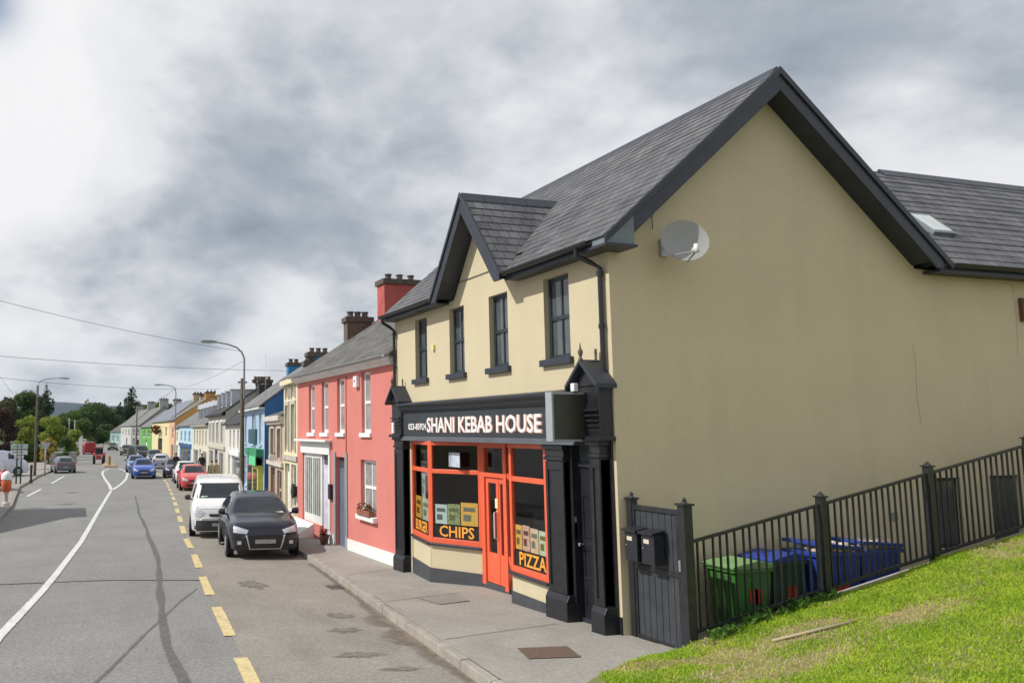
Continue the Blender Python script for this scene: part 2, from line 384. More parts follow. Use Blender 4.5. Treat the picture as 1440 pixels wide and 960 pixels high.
def ribbon(name, m, pts, w, lift=.009, zf=roadz, kind='structure', w2=None, jit=0, soft=(.1,.6,14)):
    mb = MB(); cov = []
    pts = [Vector((p[0], p[1], 0)) for p in pts]; dense = []
    for i in range(len(pts)-1):
        n = max(1, int((pts[i+1]-pts[i]).length/.35))
        for k in range(n): dense.append(pts[i].lerp(pts[i+1], k/n))
    dense.append(pts[-1]); N = len(dense); ph = random.random()*9
    for i, p in enumerate(dense):
        d = (dense[min(i+1, N-1)]-dense[max(i-1, 0)]).normalized(); s = Vector((-d.y, d.x, 0))
        ww = (w if w2 is None else w+(w2-w)*i/(N-1))/2*(1+jit*mn0(i*.3+ph)); p = p+s*jit*.1*mn0(i*.17+ph+5)
        for f in (1.25, .8, -.8, -1.25):
            q = p+s*ww*f; mb.v.append((q.x, q.y, zf(q.x, q.y)+lift)); cov.append(1.0 if abs(f) < 1 else 0.0)
    for i in range(N-1):
        for c in range(3): a = 4*i+c; mb.f.append((a, a+1, a+5, a+4)); mb.sm.append(True)
    o = mb.build(name, soft_mat(m, *soft)); set_cover(o, cov)
    if kind: o['kind'] = kind
    return o
from mathutils import noise as _mn
def mn0(t): return _mn.noise(Vector((t, .3, .7)))*1.6
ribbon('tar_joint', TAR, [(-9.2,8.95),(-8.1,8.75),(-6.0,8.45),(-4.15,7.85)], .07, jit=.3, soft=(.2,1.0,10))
ribbon('road_streak', DARKL, [(-3.41,35),(-4.1,24),(-4.45,16),(-4.75,11),(-5.15,7),(-5.4,4.2),(-5.55,2),(-5.6,0),(-5.75,-4)], .07, w2=.15, jit=.3, soft=(.3,1.5,6))  # darker soft-edged ribbons running along the road
ribbon('road_streak', DARKL, [(-4.45,6.8),(-5.3,4.3),(-6.0,2.1),(-6.4,.8),(-7,-1)], .05, jit=.4, soft=(.3,1.4,8))
pavz = lambda x, y: base(y)-.035*(0 if x > -.2 else min(1, (x+.2)/(kerbx(y)+.32)))
PJ = mat('pavement_joint', (.12,.108,.09), .95)
for yy in (.95, 3.9, 7.2, 10.4, 13.5):
    ribbon('pavement_joint', PJ, [(kerbx(yy)+.14, yy-.25), (-.35, yy)], .016, .006, pavz, jit=.3)
RUST = mat('rusty_cover_iron', (.13,.085,.06), .8, var=.3, vs=20, bump=.6, bs=60)
mb = MB(); a, b, c, d = (-1.75,-.6), (-1.15,-.75), (-1.0,-.25), (-1.6,-.1)
mb.face([(p[0], p[1], pavz(*p)+.007) for p in (a, b, c, d)]); mb.build('manhole_cover', RUST); bpy.data.objects['manhole_cover']['label'] = 'rusty brown iron cover plate set in the pavement'; bpy.data.objects['manhole_cover']['category'] = 'manhole cover'
DG = mat('drain_iron', (.06,.055,.05), .7)
mb = MB()
for k in range(7): mb.face([(kerbx(6.2)-.36+.0, 6.0+k*.07, roadz(-1.9,6)+.012),(kerbx(6.2)-.06, 6.0+k*.07, roadz(-1.7,6)+.012),(kerbx(6.2)-.06, 6.04+k*.07, roadz(-1.7,6)+.012),(kerbx(6.2)-.36, 6.04+k*.07, roadz(-1.9,6)+.012)])
tag(mb.build('drain_grating', DG), 'dark iron drain grating at the kerb of the parking lane', 'drain')
PP = mat('pavement_patch', (.20,.19,.175), .9, vs=3, col2=(.25,.235,.21), speck=.15)
mb = MB(); q = [(-1.15,3.0),(-.55,3.1),(-.5,3.85),(-1.2,3.8)]; mb.face([(x, y, pavz(x, y)+.005) for x, y in q]); mb.build('pavement_patch', PP)['kind'] = 'structure'
STAIN = mat('kerbside_grit', (.15,.115,.08), .95, vs=6, col2=(.22,.19,.15))
mb = MB()
pts = []
for k in range(40):
    y = -1.2+k*.28; w = .14+.42*abs(math.sin(k*.7+1))*math.exp(-((y-2.0)/1.6)**2)+random.uniform(0,.03)
    mb.v += [(kerbx(y)-w, y, roadz(kerbx(y)-w, y)+.010), (kerbx(y)+.0, y, roadz(kerbx(y), y)+.010)]
for k in range(39): mb.f.append((2*k, 2*k+1, 2*k+3, 2*k+2)); mb.sm.append(True)
o = mb.build('kerbside_grit', soft_mat(STAIN, .0, .8, 6)); set_cover(o, [v for k in range(40) for v in (0.0, .9)]); o['kind'] = 'structure'
def patch(name, m, cx, cy, rx, ry, zf, lift):
    n = 26; pts = [(cx+rx*math.cos(2*pi*k/n)*random.uniform(.55, 1.15), cy+ry*math.sin(2*pi*k/n)*random.uniform(.55, 1.15)) for k in range(n)]
    mb = MB(); mb.v = [(cx, cy, zf(cx, cy)+lift)]; 
    for f in (.6, 1.15): mb.v += [(cx+(x-cx)*f, cy+(y-cy)*f, zf(cx+(x-cx)*f, cy+(y-cy)*f)+lift) for x, y in pts]
    for k in range(n): mb.f += [(0, 1+k, 1+(k+1) % n), (1+k, 1+n+k, 1+n+(k+1) % n, 1+(k+1) % n)]; mb.sm += [True, True]
    o = mb.build(name, soft_mat(m, .1, .9, 5)); set_cover(o, [1.0]+[.8]*n+[0.0]*n); o['kind'] = 'structure'
OIL = mat('dark_road_stain', (.155,.142,.125), .9, vs=5, col2=(.20,.185,.16), speck=.2)
for cx, cy, rx, ry in [(-3.0,2.2,.30,.22),(-3.35,.7,.35,.2),(-2.7,3.3,.22,.3),(-3.3,7.0,.3,.7),(-2.5,1.2,.2,.2),(-3.1,-.1,.3,.12)]:
    patch('road_stain', OIL, cx, cy, rx, ry, roadz, .0085)
for cx, cy, rx, ry in [(-6.9,30.5,.7,.5),(-6.6,39,.6,.8)]: patch('tar_patch', DARKL, cx, cy, rx, ry, roadz, .0075)
# painted marks
YEL = mat('worn_yellow_paint', (.52,.40,.18), .8, vs=9, col2=(.64,.53,.29), dirt=.7, dirtcol=(.28,.26,.2), streak=(5,2,5), speck=.12)
WHT = mat('road_white_paint', (.50,.50,.48), .8, vs=7, col2=(.66,.66,.63), dirt=.5, dirtcol=(.32,.31,.30), streak=(4,1.5,4), speck=.1)
y = -1.4
while y < 62:
    ribbon('yellow_dash', YEL, [(yellowx(y), y), (yellowx(y+2.35), y+2.35)], .165 if y < 30 else .15, .012, jit=.06); y += 3.66
wl = [(-8.2,-4),(-7.76,3.3),(-7.08,9.5),(-6.43,16),(-5.6,26),(-4.62,37.5),(-4.38,40.3)]
ribbon('white_centre_line', WHT, wl, .14, .012)
ribbon('white_island_line', WHT, [(-4.35,40.8),(-4.2,47),(-4.15,55),(-4.05,62),(-3.7,68),(-3.0,72)], .18, .012)
ribbon('white_island_line', WHT, [(-4.25,40.8),(-3.4,47),(-2.6,54),(-1.95,62),(-1.85,68),(-2.1,72)], .18, .012)
for a, b in (((-8.9,37),(-8.4,43.3)), ((-7.9,50),(-7.1,60)), ((-6.9,66),(-6.4,74))): ribbon('white_edge_dash', WHT, [a, b], .16, .012)
ISL = mat('brick_paved_island', (.33,.24,.15), .9, var=.2, vs=3)
mb = MB().prism([(-3.3,76),(-2.1,76),(-1.9,80),(-2.2,85),(-2.9,85),(-3.4,80)], 'z', rz(78), rz(78)+.19); mb.build('traffic_island', ISL, bevel=.03)['kind'] = 'structure'

# ------------------------------------------------------------------ the kebab shop
KS = thing('shop_house', 'cream two-storey takeaway house with black shopfront and orange-red window frames', 'building', (0, 0, 0))
EV = 5.05
mb = MB()
UW = [(5.78,6.36),(4.17,4.77),(2.63,3.25),(.92,1.57)]
ops = [(a, b, 3.66, 4.90) for a, b in UW]
wall(mb, 0, .0, 7.45, -.45, EV, ops+[(1.5,6.68,-.45,2.46),(.36,.97,-.45,2.46)], .13)
mb.face([(0,4.55,EV),(0,2.45,EV),(0,3.5,6.47)])
mb.face([(5.5,7.45,-.45),(0,7.45,-.45),(0,7.45,EV),(2.76,7.45,7.6),(5.5,7.45,EV)])
mb.build('front_wall', CREAM, KS)
mb = MB().face([(0,0,-.45),(5.5,0,-.45),(5.5,0,EV+.1),(2.76,0,7.62),(0,0,EV+.1)])
wing_ops = [(5.52,6.1,.86,1.9),(6.72,7.36,.86,1.92)]
# wing wall in the plane y=0: reuse wall() turned by 90 degrees
w2 = MB(); wall(w2, 0, 5.5, 14, -.45, EV+.03, wing_ops, .12)
w2.v = [(p[1], p[0], p[2]) for p in w2.v]
mb.v += []; off = len(mb.v); mb.v += w2.v; mb.f += [tuple(reversed([i+off for i in f])) for f in w2.f]; mb.sm += w2.sm
mb.face([(14,0,-.45),(14,4.1,-.45),(14,4.1,EV),(14,2.05,7.3),(14,0,EV)])
mb.face([(5.5,7.45,-.45),(5.5,4.1,-.45),(5.5,4.1,EV),(5.5,7.45,EV)]).face([(5.5,4.1,-.45),(14,4.1,-.45),(14,4.1,EV),(5.5,4.1,EV)])
mb.build('gable_wall', CREAM2, KS)
for a, b, c, d in wing_ops:
    m_ = MB().box(a, b, .07, .12, c, d); w = m_.build('window', FRAMEB, KS)
    MB().box(a+.05, b-.05, .06, .068, c+.05, d-.05).build('pane', GLASSD, w)
for a, b in UW:
    window(KS, .09, a, b, 3.66, 4.90, FRAMEB, GLASSD, TRIM, (1,1), .055, (.07,.075,.07))
# roofs laid in real overlapping courses
def slates(mb, p0, p1, up, L, course=.19, t=.007, skip=None):
    """p0->p1 along the eave, up = unit vector up the slope, L = slope length; skip(k)-> [(f0,f1)] pieces kept"""
    p0, p1, up = Vector(p0), Vector(p1), Vector(up).normalized()
    nrm = (p1-p0).cross(up).normalized()
    if nrm.z < 0: nrm = -nrm
    n = math.ceil(L/course)
    for k in range(n):
        s0, s1 = k*course-.0, min((k+1)*course+.03, L)
        for f0, f1 in (skip(s0) if skip else [(0, 1)]):
            m_ = max(1, int((p1-p0).length*(f1-f0)/1.7)); fs = [f0+(f1-f0)*i/m_ for i in range(m_+1)]
            for i in range(m_):
                A = p0.lerp(p1, fs[i]); B = p0.lerp(p1, fs[i+1]); lo = nrm*(t*2.0+random.uniform(-.002,.002)); hi = nrm*t*.6
                q = [A+up*s0, B+up*s0, B+up*s1, A+up*s1]
                mb.hexa([q[0]+lo-nrm*t, q[1]+lo-nrm*t, q[2]+hi-nrm*t, q[3]+hi-nrm*t, q[0]+lo, q[1]+lo, q[2]+hi, q[3]+hi])
SL = .872
upf = Vector((1, 0, SL)).normalized(); Lf = math.hypot(3.06, 3.06*SL)
zE = 5.12
mb = MB()
def keep(s):
    x = -.30+s*upf.x
    if x < .0: return [(0, (2.27+.30)/7.8), ((4.76+.30)/7.8, 1)]
    return [(0, 1)]
slates(mb, (-.30,-.30,zE), (-.30,7.5,zE), upf, Lf, skip=keep)
slates(mb, (5.82,-.30,zE), (5.82,7.5,zE), Vector((-1,0,SL)), Lf)
# underlay so no light leaks
mb.face([(-.02,-.27,zE+.22),(2.76,-.27,7.76),(2.76,7.47,7.76),(-.02,7.47,zE+.22)]).face([(5.8,-.27,zE),(2.76,-.27,7.76),(2.76,7.47,7.76),(5.8,7.47,zE)])
# cross gable roof
gs = (6.75-5.1)/1.27
upR = Vector((0, 1, gs)).normalized(); upL = Vector((0, -1, gs)).normalized(); Lg = math.hypot(1.27, 1.65)
slates(mb, (-.34,2.23,5.10), (1.75,2.23,5.10), upR, Lg); slates(mb, (-.34,4.77,5.10), (1.75,4.77,5.10), upL, Lg)
# wing roof
ws = Vector((0, 1, 1.0)).normalized()
slates(mb, (5.42,-.28,5.12), (14.3,-.28,5.12), ws, math.hypot(2.33, 2.33)); slates(mb, (3.4,4.38,5.12), (14.3,4.38,5.12), Vector((0,-1,1)), math.hypot(2.33, 2.33))
rf = mb.build('roof', SLATE, KS)
# ridge tiles
mb = MB()
for y0 in [i*.45-.3 for i in range(17)]:
    mb.prism([(2.6,7.63),(2.76,7.80),(2.92,7.63),(2.92,7.66),(2.76,7.835),(2.6,7.66)], 'y', y0, y0+.44)
mb.build('ridge_tile', TRIM, rf); mb = MB()
for x0 in [i*.42-.35 for i in range(5)]:
    mb.prism([(3.38,6.60),(3.5,6.76),(3.62,6.60),(3.62,6.63),(3.5,6.795),(3.38,6.63)], 'x', x0, x0+.41)
mb.build('ridge_tile', TRIM, rf); mb = MB()
for x0 in [i*.45+7.6 for i in range(14)]:
    mb.prism([(1.92,7.33),(2.05,7.47),(2.18,7.33),(2.18,7.36),(2.05,7.505),(1.92,7.36)], 'x', x0, x0+.44)
mb.build('ridge_tile', TRIM, rf)
mb = MB(); mb.lathe([(.03,0),(.05,.06),(.02,.12),(.045,.18),(.005,.27)], (2.76,7.4,7.8), 8); mb.build('finial', TRIM, rf)
# barge boards: polygon strips in the gable plane
def barge(mb, pts_top, depth, a, b, axis='y'):
    """pts_top: eave, apex, eave (h, z) outline; a board of vertical depth `depth`"""
    for (p, q) in ((pts_top[0], pts_top[1]), (pts_top[1], pts_top[2])):
        mb.prism([p, q, (q[0], q[1]-depth), (p[0], p[1]-depth)], axis, a, b)
gt = [(-.31,5.115),(2.76,7.80),(5.83,5.115)]
for pl_1, pl_2 in (([(.12,5.491),(2.76,7.80),(2.76,7.46),(.17,5.195),(.12,5.195)], [(-.31,5.127),(2.76,7.812),(2.76,7.70),(-.31,5.017)]),
                   ([(2.76,7.80),(5.66,5.264),(5.66,5.03),(5.54,5.03),(2.76,7.46)], [(2.76,7.812),(5.83,5.127),(5.83,5.017),(2.76,7.70)])):
    MB().prism(pl_1, 'y', -.335, -.30).prism(pl_2, 'y', -.362, -.336).build('barge_board', TRIM, rf, bevel=.005)
mb = MB()
# soffit under the verge
for p, q in ((gt[0], gt[1]), (gt[1], gt[2])):
    k0 = .16 if p[0] < 0 else 0; k1 = .88 if q[0] > 5 else 1
    P_, Q_ = (p[0]+(q[0]-p[0])*k0, p[1]+(q[1]-p[1])*k0), (p[0]+(q[0]-p[0])*k1, p[1]+(q[1]-p[1])*k1)
    mb.face([(P_[0],-.30,P_[1]-.31),(Q_[0],-.30,Q_[1]-.31),(Q_[0],.02,Q_[1]-.31),(P_[0],.02,P_[1]-.31)])
mb.build('verge_soffit', TRIM, rf)
st = [(2.20,5.09),(3.5,6.78),(4.80,5.09)]
for sg in (1, -1):
    f_ = lambda pts: [(3.5+sg*(p[0]-3.5), p[1]) for p in pts]
    MB().prism(f_([(2.20,5.09),(3.5,6.78),(3.5,6.42),(2.41,5.0),(2.20,5.0)]), 'x', -.375, -.335).prism(f_([(2.19,5.10),(3.5,6.80),(3.5,6.70),(2.19,5.01)]), 'x', -.40, -.376).build('barge_board', TRIM, rf, bevel=.005)
mb = MB()
for p, q in ((st[0], st[1]), (st[1], st[2])):
    k0 = .17 if p[0] < 3 else 0; k1 = .83 if q[0] > 4 else 1
    P_, Q_ = (p[0]+(q[0]-p[0])*k0, p[1]+(q[1]-p[1])*k0), (p[0]+(q[0]-p[0])*k1, p[1]+(q[1]-p[1])*k1)
    mb.face([(-.335,P_[0],P_[1]-.32),(-.335,Q_[0],Q_[1]-.32),(.01,Q_[0],Q_[1]-.32),(.01,P_[0],P_[1]-.32)])
mb.build('verge_soffit', TRIM, rf)
# boxed eaves end at the street corner
eb = MB().prism([(-.28,5.03),(.155,5.03),(.155,5.42),(.09,5.455),(-.28,5.13)], 'y', -.345, -.02).build('eaves_box', LEAD, rf, bevel=.005)
MB().box(-.31,.185,-.37,-.0,4.995,5.028).build('base_board', TRIM, eb)
# soffit, fascia and gutters
for a, b in ((-.02,2.24),(4.76,7.47)):
    MB().box(-.25, -.003, a, b, 5.0, 5.03).box(-.262, -.25, a, b, 4.99, 5.13).build('soffit', TRIM, rf)
MB().box(5.68, 14.2, -.25, -.003, 5.0, 5.03).box(5.68, 14.2, -.262, -.25, 4.99, 5.13).build('soffit', TRIM, rf)
def gutter(mb, pts, r=.06):
    for i in range(len(pts)-1):
        a, b = Vector(pts[i]), Vector(pts[i+1]); d = (b-a).normalized(); s = Vector((-d.y, d.x, 0))
        n = 7; i0 = len(mb.v)
        for P in (a, b):
            for k in range(n+1):
                t = pi*k/n; mb.v.append(tuple(P+s*r*math.cos(t)-Vector((0,0,r*math.sin(t)))))
            for k in range(n+1):
                t = pi*k/n; mb.v.append(tuple(P+s*(r-.008)*math.cos(t)-Vector((0,0,(r-.008)*math.sin(t)))))
        m_ = 2*(n+1)
        for k in range(n):
            mb.f.append((i0+k, i0+k+1, i0+m_+k+1, i0+m_+k)); mb.sm.append(True)
            mb.f.append((i0+n+1+k, i0+m_+n+1+k, i0+m_+n+2+k, i0+n+2+k)); mb.sm.append(True)
        mb.f.append((i0, i0+m_, i0+m_+n+1, i0+n+1)); mb.f.append((i0+n, i0+2*n+1, i0+m_+2*n+1, i0+m_+n)); mb.sm += [False]*2
for q_ in ([(-.335,2.20,5.115),(-.335,-.05,5.115)], [(-.335,7.5,5.115),(-.335,4.80,5.115)], [(5.85,-.335,5.115),(14.2,-.335,5.115)]):
    gu = MB(); gutter(gu, q_); gu.build('gutter', BLACKP, KS)
for (yy, zb) in ((.12,3.28),(7.37,3.4)):
    m_ = MB(); s = 1 if yy < 1 else 0
    m_.tube([(-.335,yy+.12*s,5.08),(-.33,yy+.12*s,4.97),(-.16,yy+.06*s,4.88),(-.055,yy,4.80),(-.055,yy,zb)], .034, 10)
    for zz in (4.72,4.0,3.35): m_.lathe([(.034,-.03),(.044,-.03),(.044,.03),(.034,.03)], (-.055,yy,zz), 10)
    m_.build('downpipe', BLACKP, KS)
MB().box(7.25,7.95,.95,1.6,0,0)
# skylight lying in the wing roof
def on_wing(x, s): return Vector((x, -.28+s*ws.y, 5.12+s*ws.z))
mb = MB(); nn = Vector((0,-1,1)).normalized()
q = [on_wing(6.45,.9), on_wing(6.95,.9), on_wing(6.95,1.52), on_wing(6.45,1.52)]
mb.hexa([p-nn*.01 for p in q]+[p+nn*.07 for p in q]); sk = mb.build('skylight', LEAD, KS, bevel=.006)
mb = MB(); q = [on_wing(6.50,.96), on_wing(6.90,.96), on_wing(6.90,1.46), on_wing(6.50,1.46)]
mb.hexa([p+nn*.07 for p in q]+[p+nn*.076 for p in q]); mb.build('pane', mat('pale_skylight_glass', (.55,.6,.58), .15, spec=.9), sk)
# charcoal plinth strip of the corner
box('plinth', BLACKP, KS, -.012, .0-.002, .0, .075, -.2, .22)
# fascia and cornice of the shopfront
FAS = mat('dark_slate_fascia', (.030,.036,.043), .5)
fa = MB().box(-.17, -.002, .62, 6.66, 2.47, 2.98).build('fascia', FAS, KS)
mb = MB()
for x0, z0, z1 in ((-.20,2.44,2.49),(-.22,2.405,2.44)): mb.box(x0, -.172 if z0 > 2.45 else -.003, .62, 6.66, z0, z1)
mb.build('fascia_moulding', mat('grey_moulding_paint', (.11,.12,.14), .45), fa, bevel=.005)
mb = MB(); mb.prism([(-.003,2.98),(-.20,2.98),(-.22,3.01),(-.25,3.03),(-.28,3.09),(-.33,3.12),(-.33,3.155),(-.003,3.2)], 'y', .60, 6.68)
mb.build('cornice', TRIM, fa)
LW = mat('hand_painted_white', (.75,.70,.68), .5, vs=9, col2=(.82,.8,.79))
LR = mat('salmon_letter_shade', (.55,.28,.22), .5)
def letters(name, s, ya, za, h, w, m, x, bold=.006, par=None, **k):
    return text(name, s, h/.70, m, par or fa, (x, ya, za), (0,-1,0), (0,0,1), w, .003, bold, **k)
letters('lettering', 'SHANI KEBAB HOUSE', 5.45, 2.578, .27, 4.02, LR, -.174, .010)
letters('lettering', 'SHANI KEBAB HOUSE', 5.46, 2.585, .27, 4.0, LW, -.181, .008)
letters('phone_number', '023-85924', 6.36, 2.63, .12, .86, LW, -.178, .004)
letters('phone_number', 'TA', 1.29, 2.79, .09, .2, LW, -.178, .004)
letters('phone_number', '021', 1.31, 2.57, .09, .26, LW, -.178, .004)
MB().box(-.176,-.171,1.335,1.35,2.5,2.9).box(-.176,-.171,4.0-.006,4.006,2.5,2.9).build('panel_joint', mat('grey_moulding_paint', (.1,.1,.1)), fa)
# pilasters
def pilaster(y0, y1, zb, proj=.20, top=2.47):
    mb = MB()
    mb.box(-proj, -.003, y0, y1, zb-.1, zb+.24).prism([(-proj,zb+.24),(-.003,zb+.24),(-.003,zb+.33),(-proj+.045,zb+.33)], 'y', y0+.0, y1-.0)
    mb.box(-.03, -.003, y0-.02, y1+.012, zb+.24, top)
    a, b = y0+.04, y1-.04
    mb.box(-proj+.055, -.004, a, b, zb+.32, top-.22)
    mb.box(-proj+.035, -.004, a, a+.06, zb+.34, top-.24).box(-proj+.035, -.004, b-.06, b, zb+.34, top-.24)
    mb.box(-proj+.035, -.004, a+.06, b-.06, zb+.34, zb+.42).box(-proj+.035, -.004, a+.06, b-.06, top-.36, top-.24)
    mb.box(-proj+.02, -.004, y0+.02, y1-.02, top-.22, top-.17).box(-proj+.04, -.004, y0+.03, y1-.03, top-.17, top-.06).box(-proj+.0, -.004, y0, y1, top-.06, top)
    return mb.build('pilaster', BLACKP, KS, bevel=.007)
def console(par, y0, y1, proj=.27):
    """gabled bracket head over a pilaster"""
    m, c = MB(), (y0+y1)/2
    m.box(-proj+.06, -.004, y0+.05, y1-.05, 2.47, 3.2)
    m.box(-proj, -.004, y0, y1, 2.47, 2.53)
    for k in range(5): m.box(-proj+.05-.01*k, -.004, y0+.07, y1-.07, 2.58+k*.07, 2.61+k*.07)
    m.prism([(y0+.04,3.2),(y1-.04,3.2),(c,3.5)], 'x', -proj+.04, -.004)
    m.build('bracket', BLACKP, par, bevel=.006)
    r = MB()
    r.prism([(y0-.06,3.16),(c,3.5),(c,3.56),(y0-.06,3.22)], 'x', -proj-.06, -.004).prism([(y1+.06,3.16),(y1+.06,3.22),(c,3.56),(c,3.5)], 'x', -proj-.06, -.004)
    r.build('bracket_roof', TRIM, par, bevel=.004)
    f = MB()
    for xx, s in ((-proj-.03,1.0),(-.06,.55)): f.lathe([(.03*s,0),(.03*s,.03),(.015,.05),(.032*s,.10),(.034*s,.13),(.014,.17),(.003,.23*s+.02)], (xx,c,3.54), 8)
    f.build('finial', mat('weathered_finial', (.10,.09,.07), .8), par)
pl = pilaster(6.68, 7.12+.1, -.30, .20); console(pl, 6.62, 7.22)
pilaster(.97, 1.50, -.02, .17, 2.40)
pr_ = pilaster(.075, .50-.14, .0, .22); console(pr_, -.02, .56)
box('floodlight', WHITE, pr_, -.40, -.33, .30, .38, 3.13, 3.24, bevel=.01)
box('alarm', mat('yellow_lamp_box', (.8,.72,.3), .5), KS, -.05, -.003, 5.40, 5.48, 4.18, 4.30, bevel=.01)
box('light_fitting', WHITE, pl, -.31, -.275, 6.86, 6.96, 2.55, 2.78, bevel=.008)
# side door in its recess
SD = MB(); SD.box(.10, .14, .36, .97, -.08, 2.10)
for a, b in ((.42,.63),(.70,.91)):
    for c, d in ((.15,.42),(.55,.98),(1.12,1.72)):
        SD.box(.085, .1, a, b, c, c+.03).box(.085, .1, a, b, d-.03, d).box(.085, .1, a, a+.03, c+.03, d-.03).box(.085, .1, b-.03, b, c+.03, d-.03)
sd = SD.build('side_door', BLACKP, KS, bevel=.003)
MB().box(.07,.14,.36,.97,2.10,2.16).build('door_head', TRIM, sd); MB().box(.06,.10,.36,.97,-.12,.02).build('threshold', TRIM, sd)
MB().box(.11,.13,.36,.97,2.16,2.46).build('fanlight', GLASSD, sd)
MB().lathe([(.012,0),(.012,-.05),(.03,-.055),(.03,-.08),(.01,-.09)], (.085,.9,1.02), 10, 'x').build('handle', CHROME, sd)
MB().box(-.003,.13,.955,.969,-.3,2.46).box(-.003,.13,.361,.372,-.3,2.46).box(-.003,.13,.372,.955,2.44,2.46).build('door_lining', BLACKP, KS)
kb = MB().box(-.02,.03,.955,.968,1.10,1.32).box(-.01,.02,.945,.955,1.32,1.40); kb.build('keypad', STEEL, KS)
# the bay of the shop window: posts and glass on a bent plan line
P0, P1, P2, P3, P4, P5 = (-.02,6.60), (-.24,5.28), (.36,4.32), (.36,3.42), (-.03,2.68), (-.06,1.56)
mb = MB(); mb.box(-.02,.10,6.60,6.68,-.4,2.405).box(-.05,.06,1.50,1.56,-.3,2.405); mb.build('reveal_strip', CREAM, KS)
def seg_hexa(mb, A, B, z0, z1, t=.06, off=0):
    A, B = Vector((*A, 0)), Vector((*B, 0)); d = (B-A).normalized(); n = Vector((-d.y, d.x, 0))*(1)
    a, b = A+n*off, B+n*off
    mb.hexa([(a.x,a.y,z0),(b.x,b.y,z0),((b+n*t).x,(b+n*t).y,z0),((a+n*t).x,(a+n*t).y,z0),(a.x,a.y,z1),(b.x,b.y,z1),((b+n*t).x,(b+n*t).y,z1),((a+n*t).x,(a+n*t).y,z1)])
def lerp2(A, B, t): return (A[0]+(B[0]-A[0])*t, A[1]+(B[1]-A[1])*t)
def shop_window(A, B, sill, word=None, posters=(), wood=.06, first=True, wfrac=(.1,.9)):
    """A,B run left to right seen from the street (decreasing y)"""
    L = math.dist(A, B); u = wood/L
    f = MB(); n = 0
    seg_hexa(f, A, lerp2(A,B,u*1.2), sill, 2.405, .07); seg_hexa(f, lerp2(A,B,1-u*1.2), B, sill, 2.405, .07)
    a, b = lerp2(A,B,u*1.2), lerp2(A,B,1-u*1.2)
    seg_hexa(f, a, b, sill, sill+.10, .07); seg_hexa(f, a, b, 1.80, 1.88, .07, .0); seg_hexa(f, a, b, 2.33, 2.405, .065)
    w = f.build('shop_window', ORANGE, KS, bevel=.006)
    g = MB(); seg_hexa(g, a, b, sill+.09, 1.81, .006, .035); seg_hexa(g, a, b, 1.87, 2.34, .006, .035); g.build('glass', SHOPG, w)
    ax = Vector((b[0]-a[0], b[1]-a[1], 0)).normalized(); nin = Vector((-ax.y, ax.x, 0))
    if word:
        st = MB(); seg_hexa(st, a, b, sill+.10, sill+.335, .004, .028); st.build('black_strip', mat('black_vinyl', (.012,.012,.012), .4), w)
        A3 = Vector((a[0], a[1], 0))+ax*(L*wfrac[0]); o = A3+nin*.022
        text('lettering', word, .2/.70, mat('orange_vinyl', (.85,.36,.05), .5), w, (o.x, o.y, sill+.135), ax, (0,0,1), L*(wfrac[1]-wfrac[0])*.82, .003, .004)
    for (t0, t1, z0, z1, c1, c2) in posters:
        p = MB(); q0, q1 = lerp2(a,b,t0), lerp2(a,b,t1); seg_hexa(p, q0, q1, z0, z1, .004, .045); po = p.build('poster', mat('poster_'+str(c1), c1, .6, vs=26, col2=c2), w)
        # small printed blocks of the poster
        k = MB(); i0, i1 = lerp2(q0,q1,.15), lerp2(q0,q1,.85); seg_hexa(k, i0, i1, z0+(z1-z0)*.62, z0+(z1-z0)*.8, .002, .0425); i1 = lerp2(q0,q1,.6); seg_hexa(k, i0, i1, z0+(z1-z0)*.2, z0+(z1-z0)*.48, .002, .0425)
        k.build('print', mat('print_'+str(c2), tuple(.25*c for c in c2), .6), po)
    return w
YL, CRM, GRN, BLK, REDP = (.75,.55,.08), (.72,.68,.5), (.35,.55,.35), (.04,.045,.05), (.6,.1,.05)
shop_window(P0, P1, .50, 'BURGER', [(.08,.45,.86,1.30,YL,(.8,.3,.05)),(.5,.92,.86,1.28,GRN,CRM),(.5,.7,1.28,1.75,(.45,.5,.5),(.3,.35,.36))], wfrac=(.12,.92))
shop_window(P1, P2, .50, 'CHIPS', [(.03,.30,.86,1.22,(.62,.68,.68),(.45,.55,.5)),(.31,.58,.86,1.24,BLK,(.5,.55,.2)),(.6,.96,.86,1.28,YL,CRM)], wfrac=(.12,.92))
box('notice', mat('white_notice_paper', (.62,.66,.72), .6, vs=12, col2=(.35,.4,.5)), bpy.data.objects['shop_window.001'], .05, .055, 4.55, 5.0, 1.93, 2.2)
shop_window(P4, P5, .38, 'PIZZA', [(.02,.22,.74,1.12,YL,(.8,.3,.05)),(.24,.46,.74,1.13,CRM,REDP),(.48,.72,.74,1.11,(.7,.3,.12),CRM),(.74,.98,.74,1.1,GRN,YL)], wfrac=(.15,1.0))
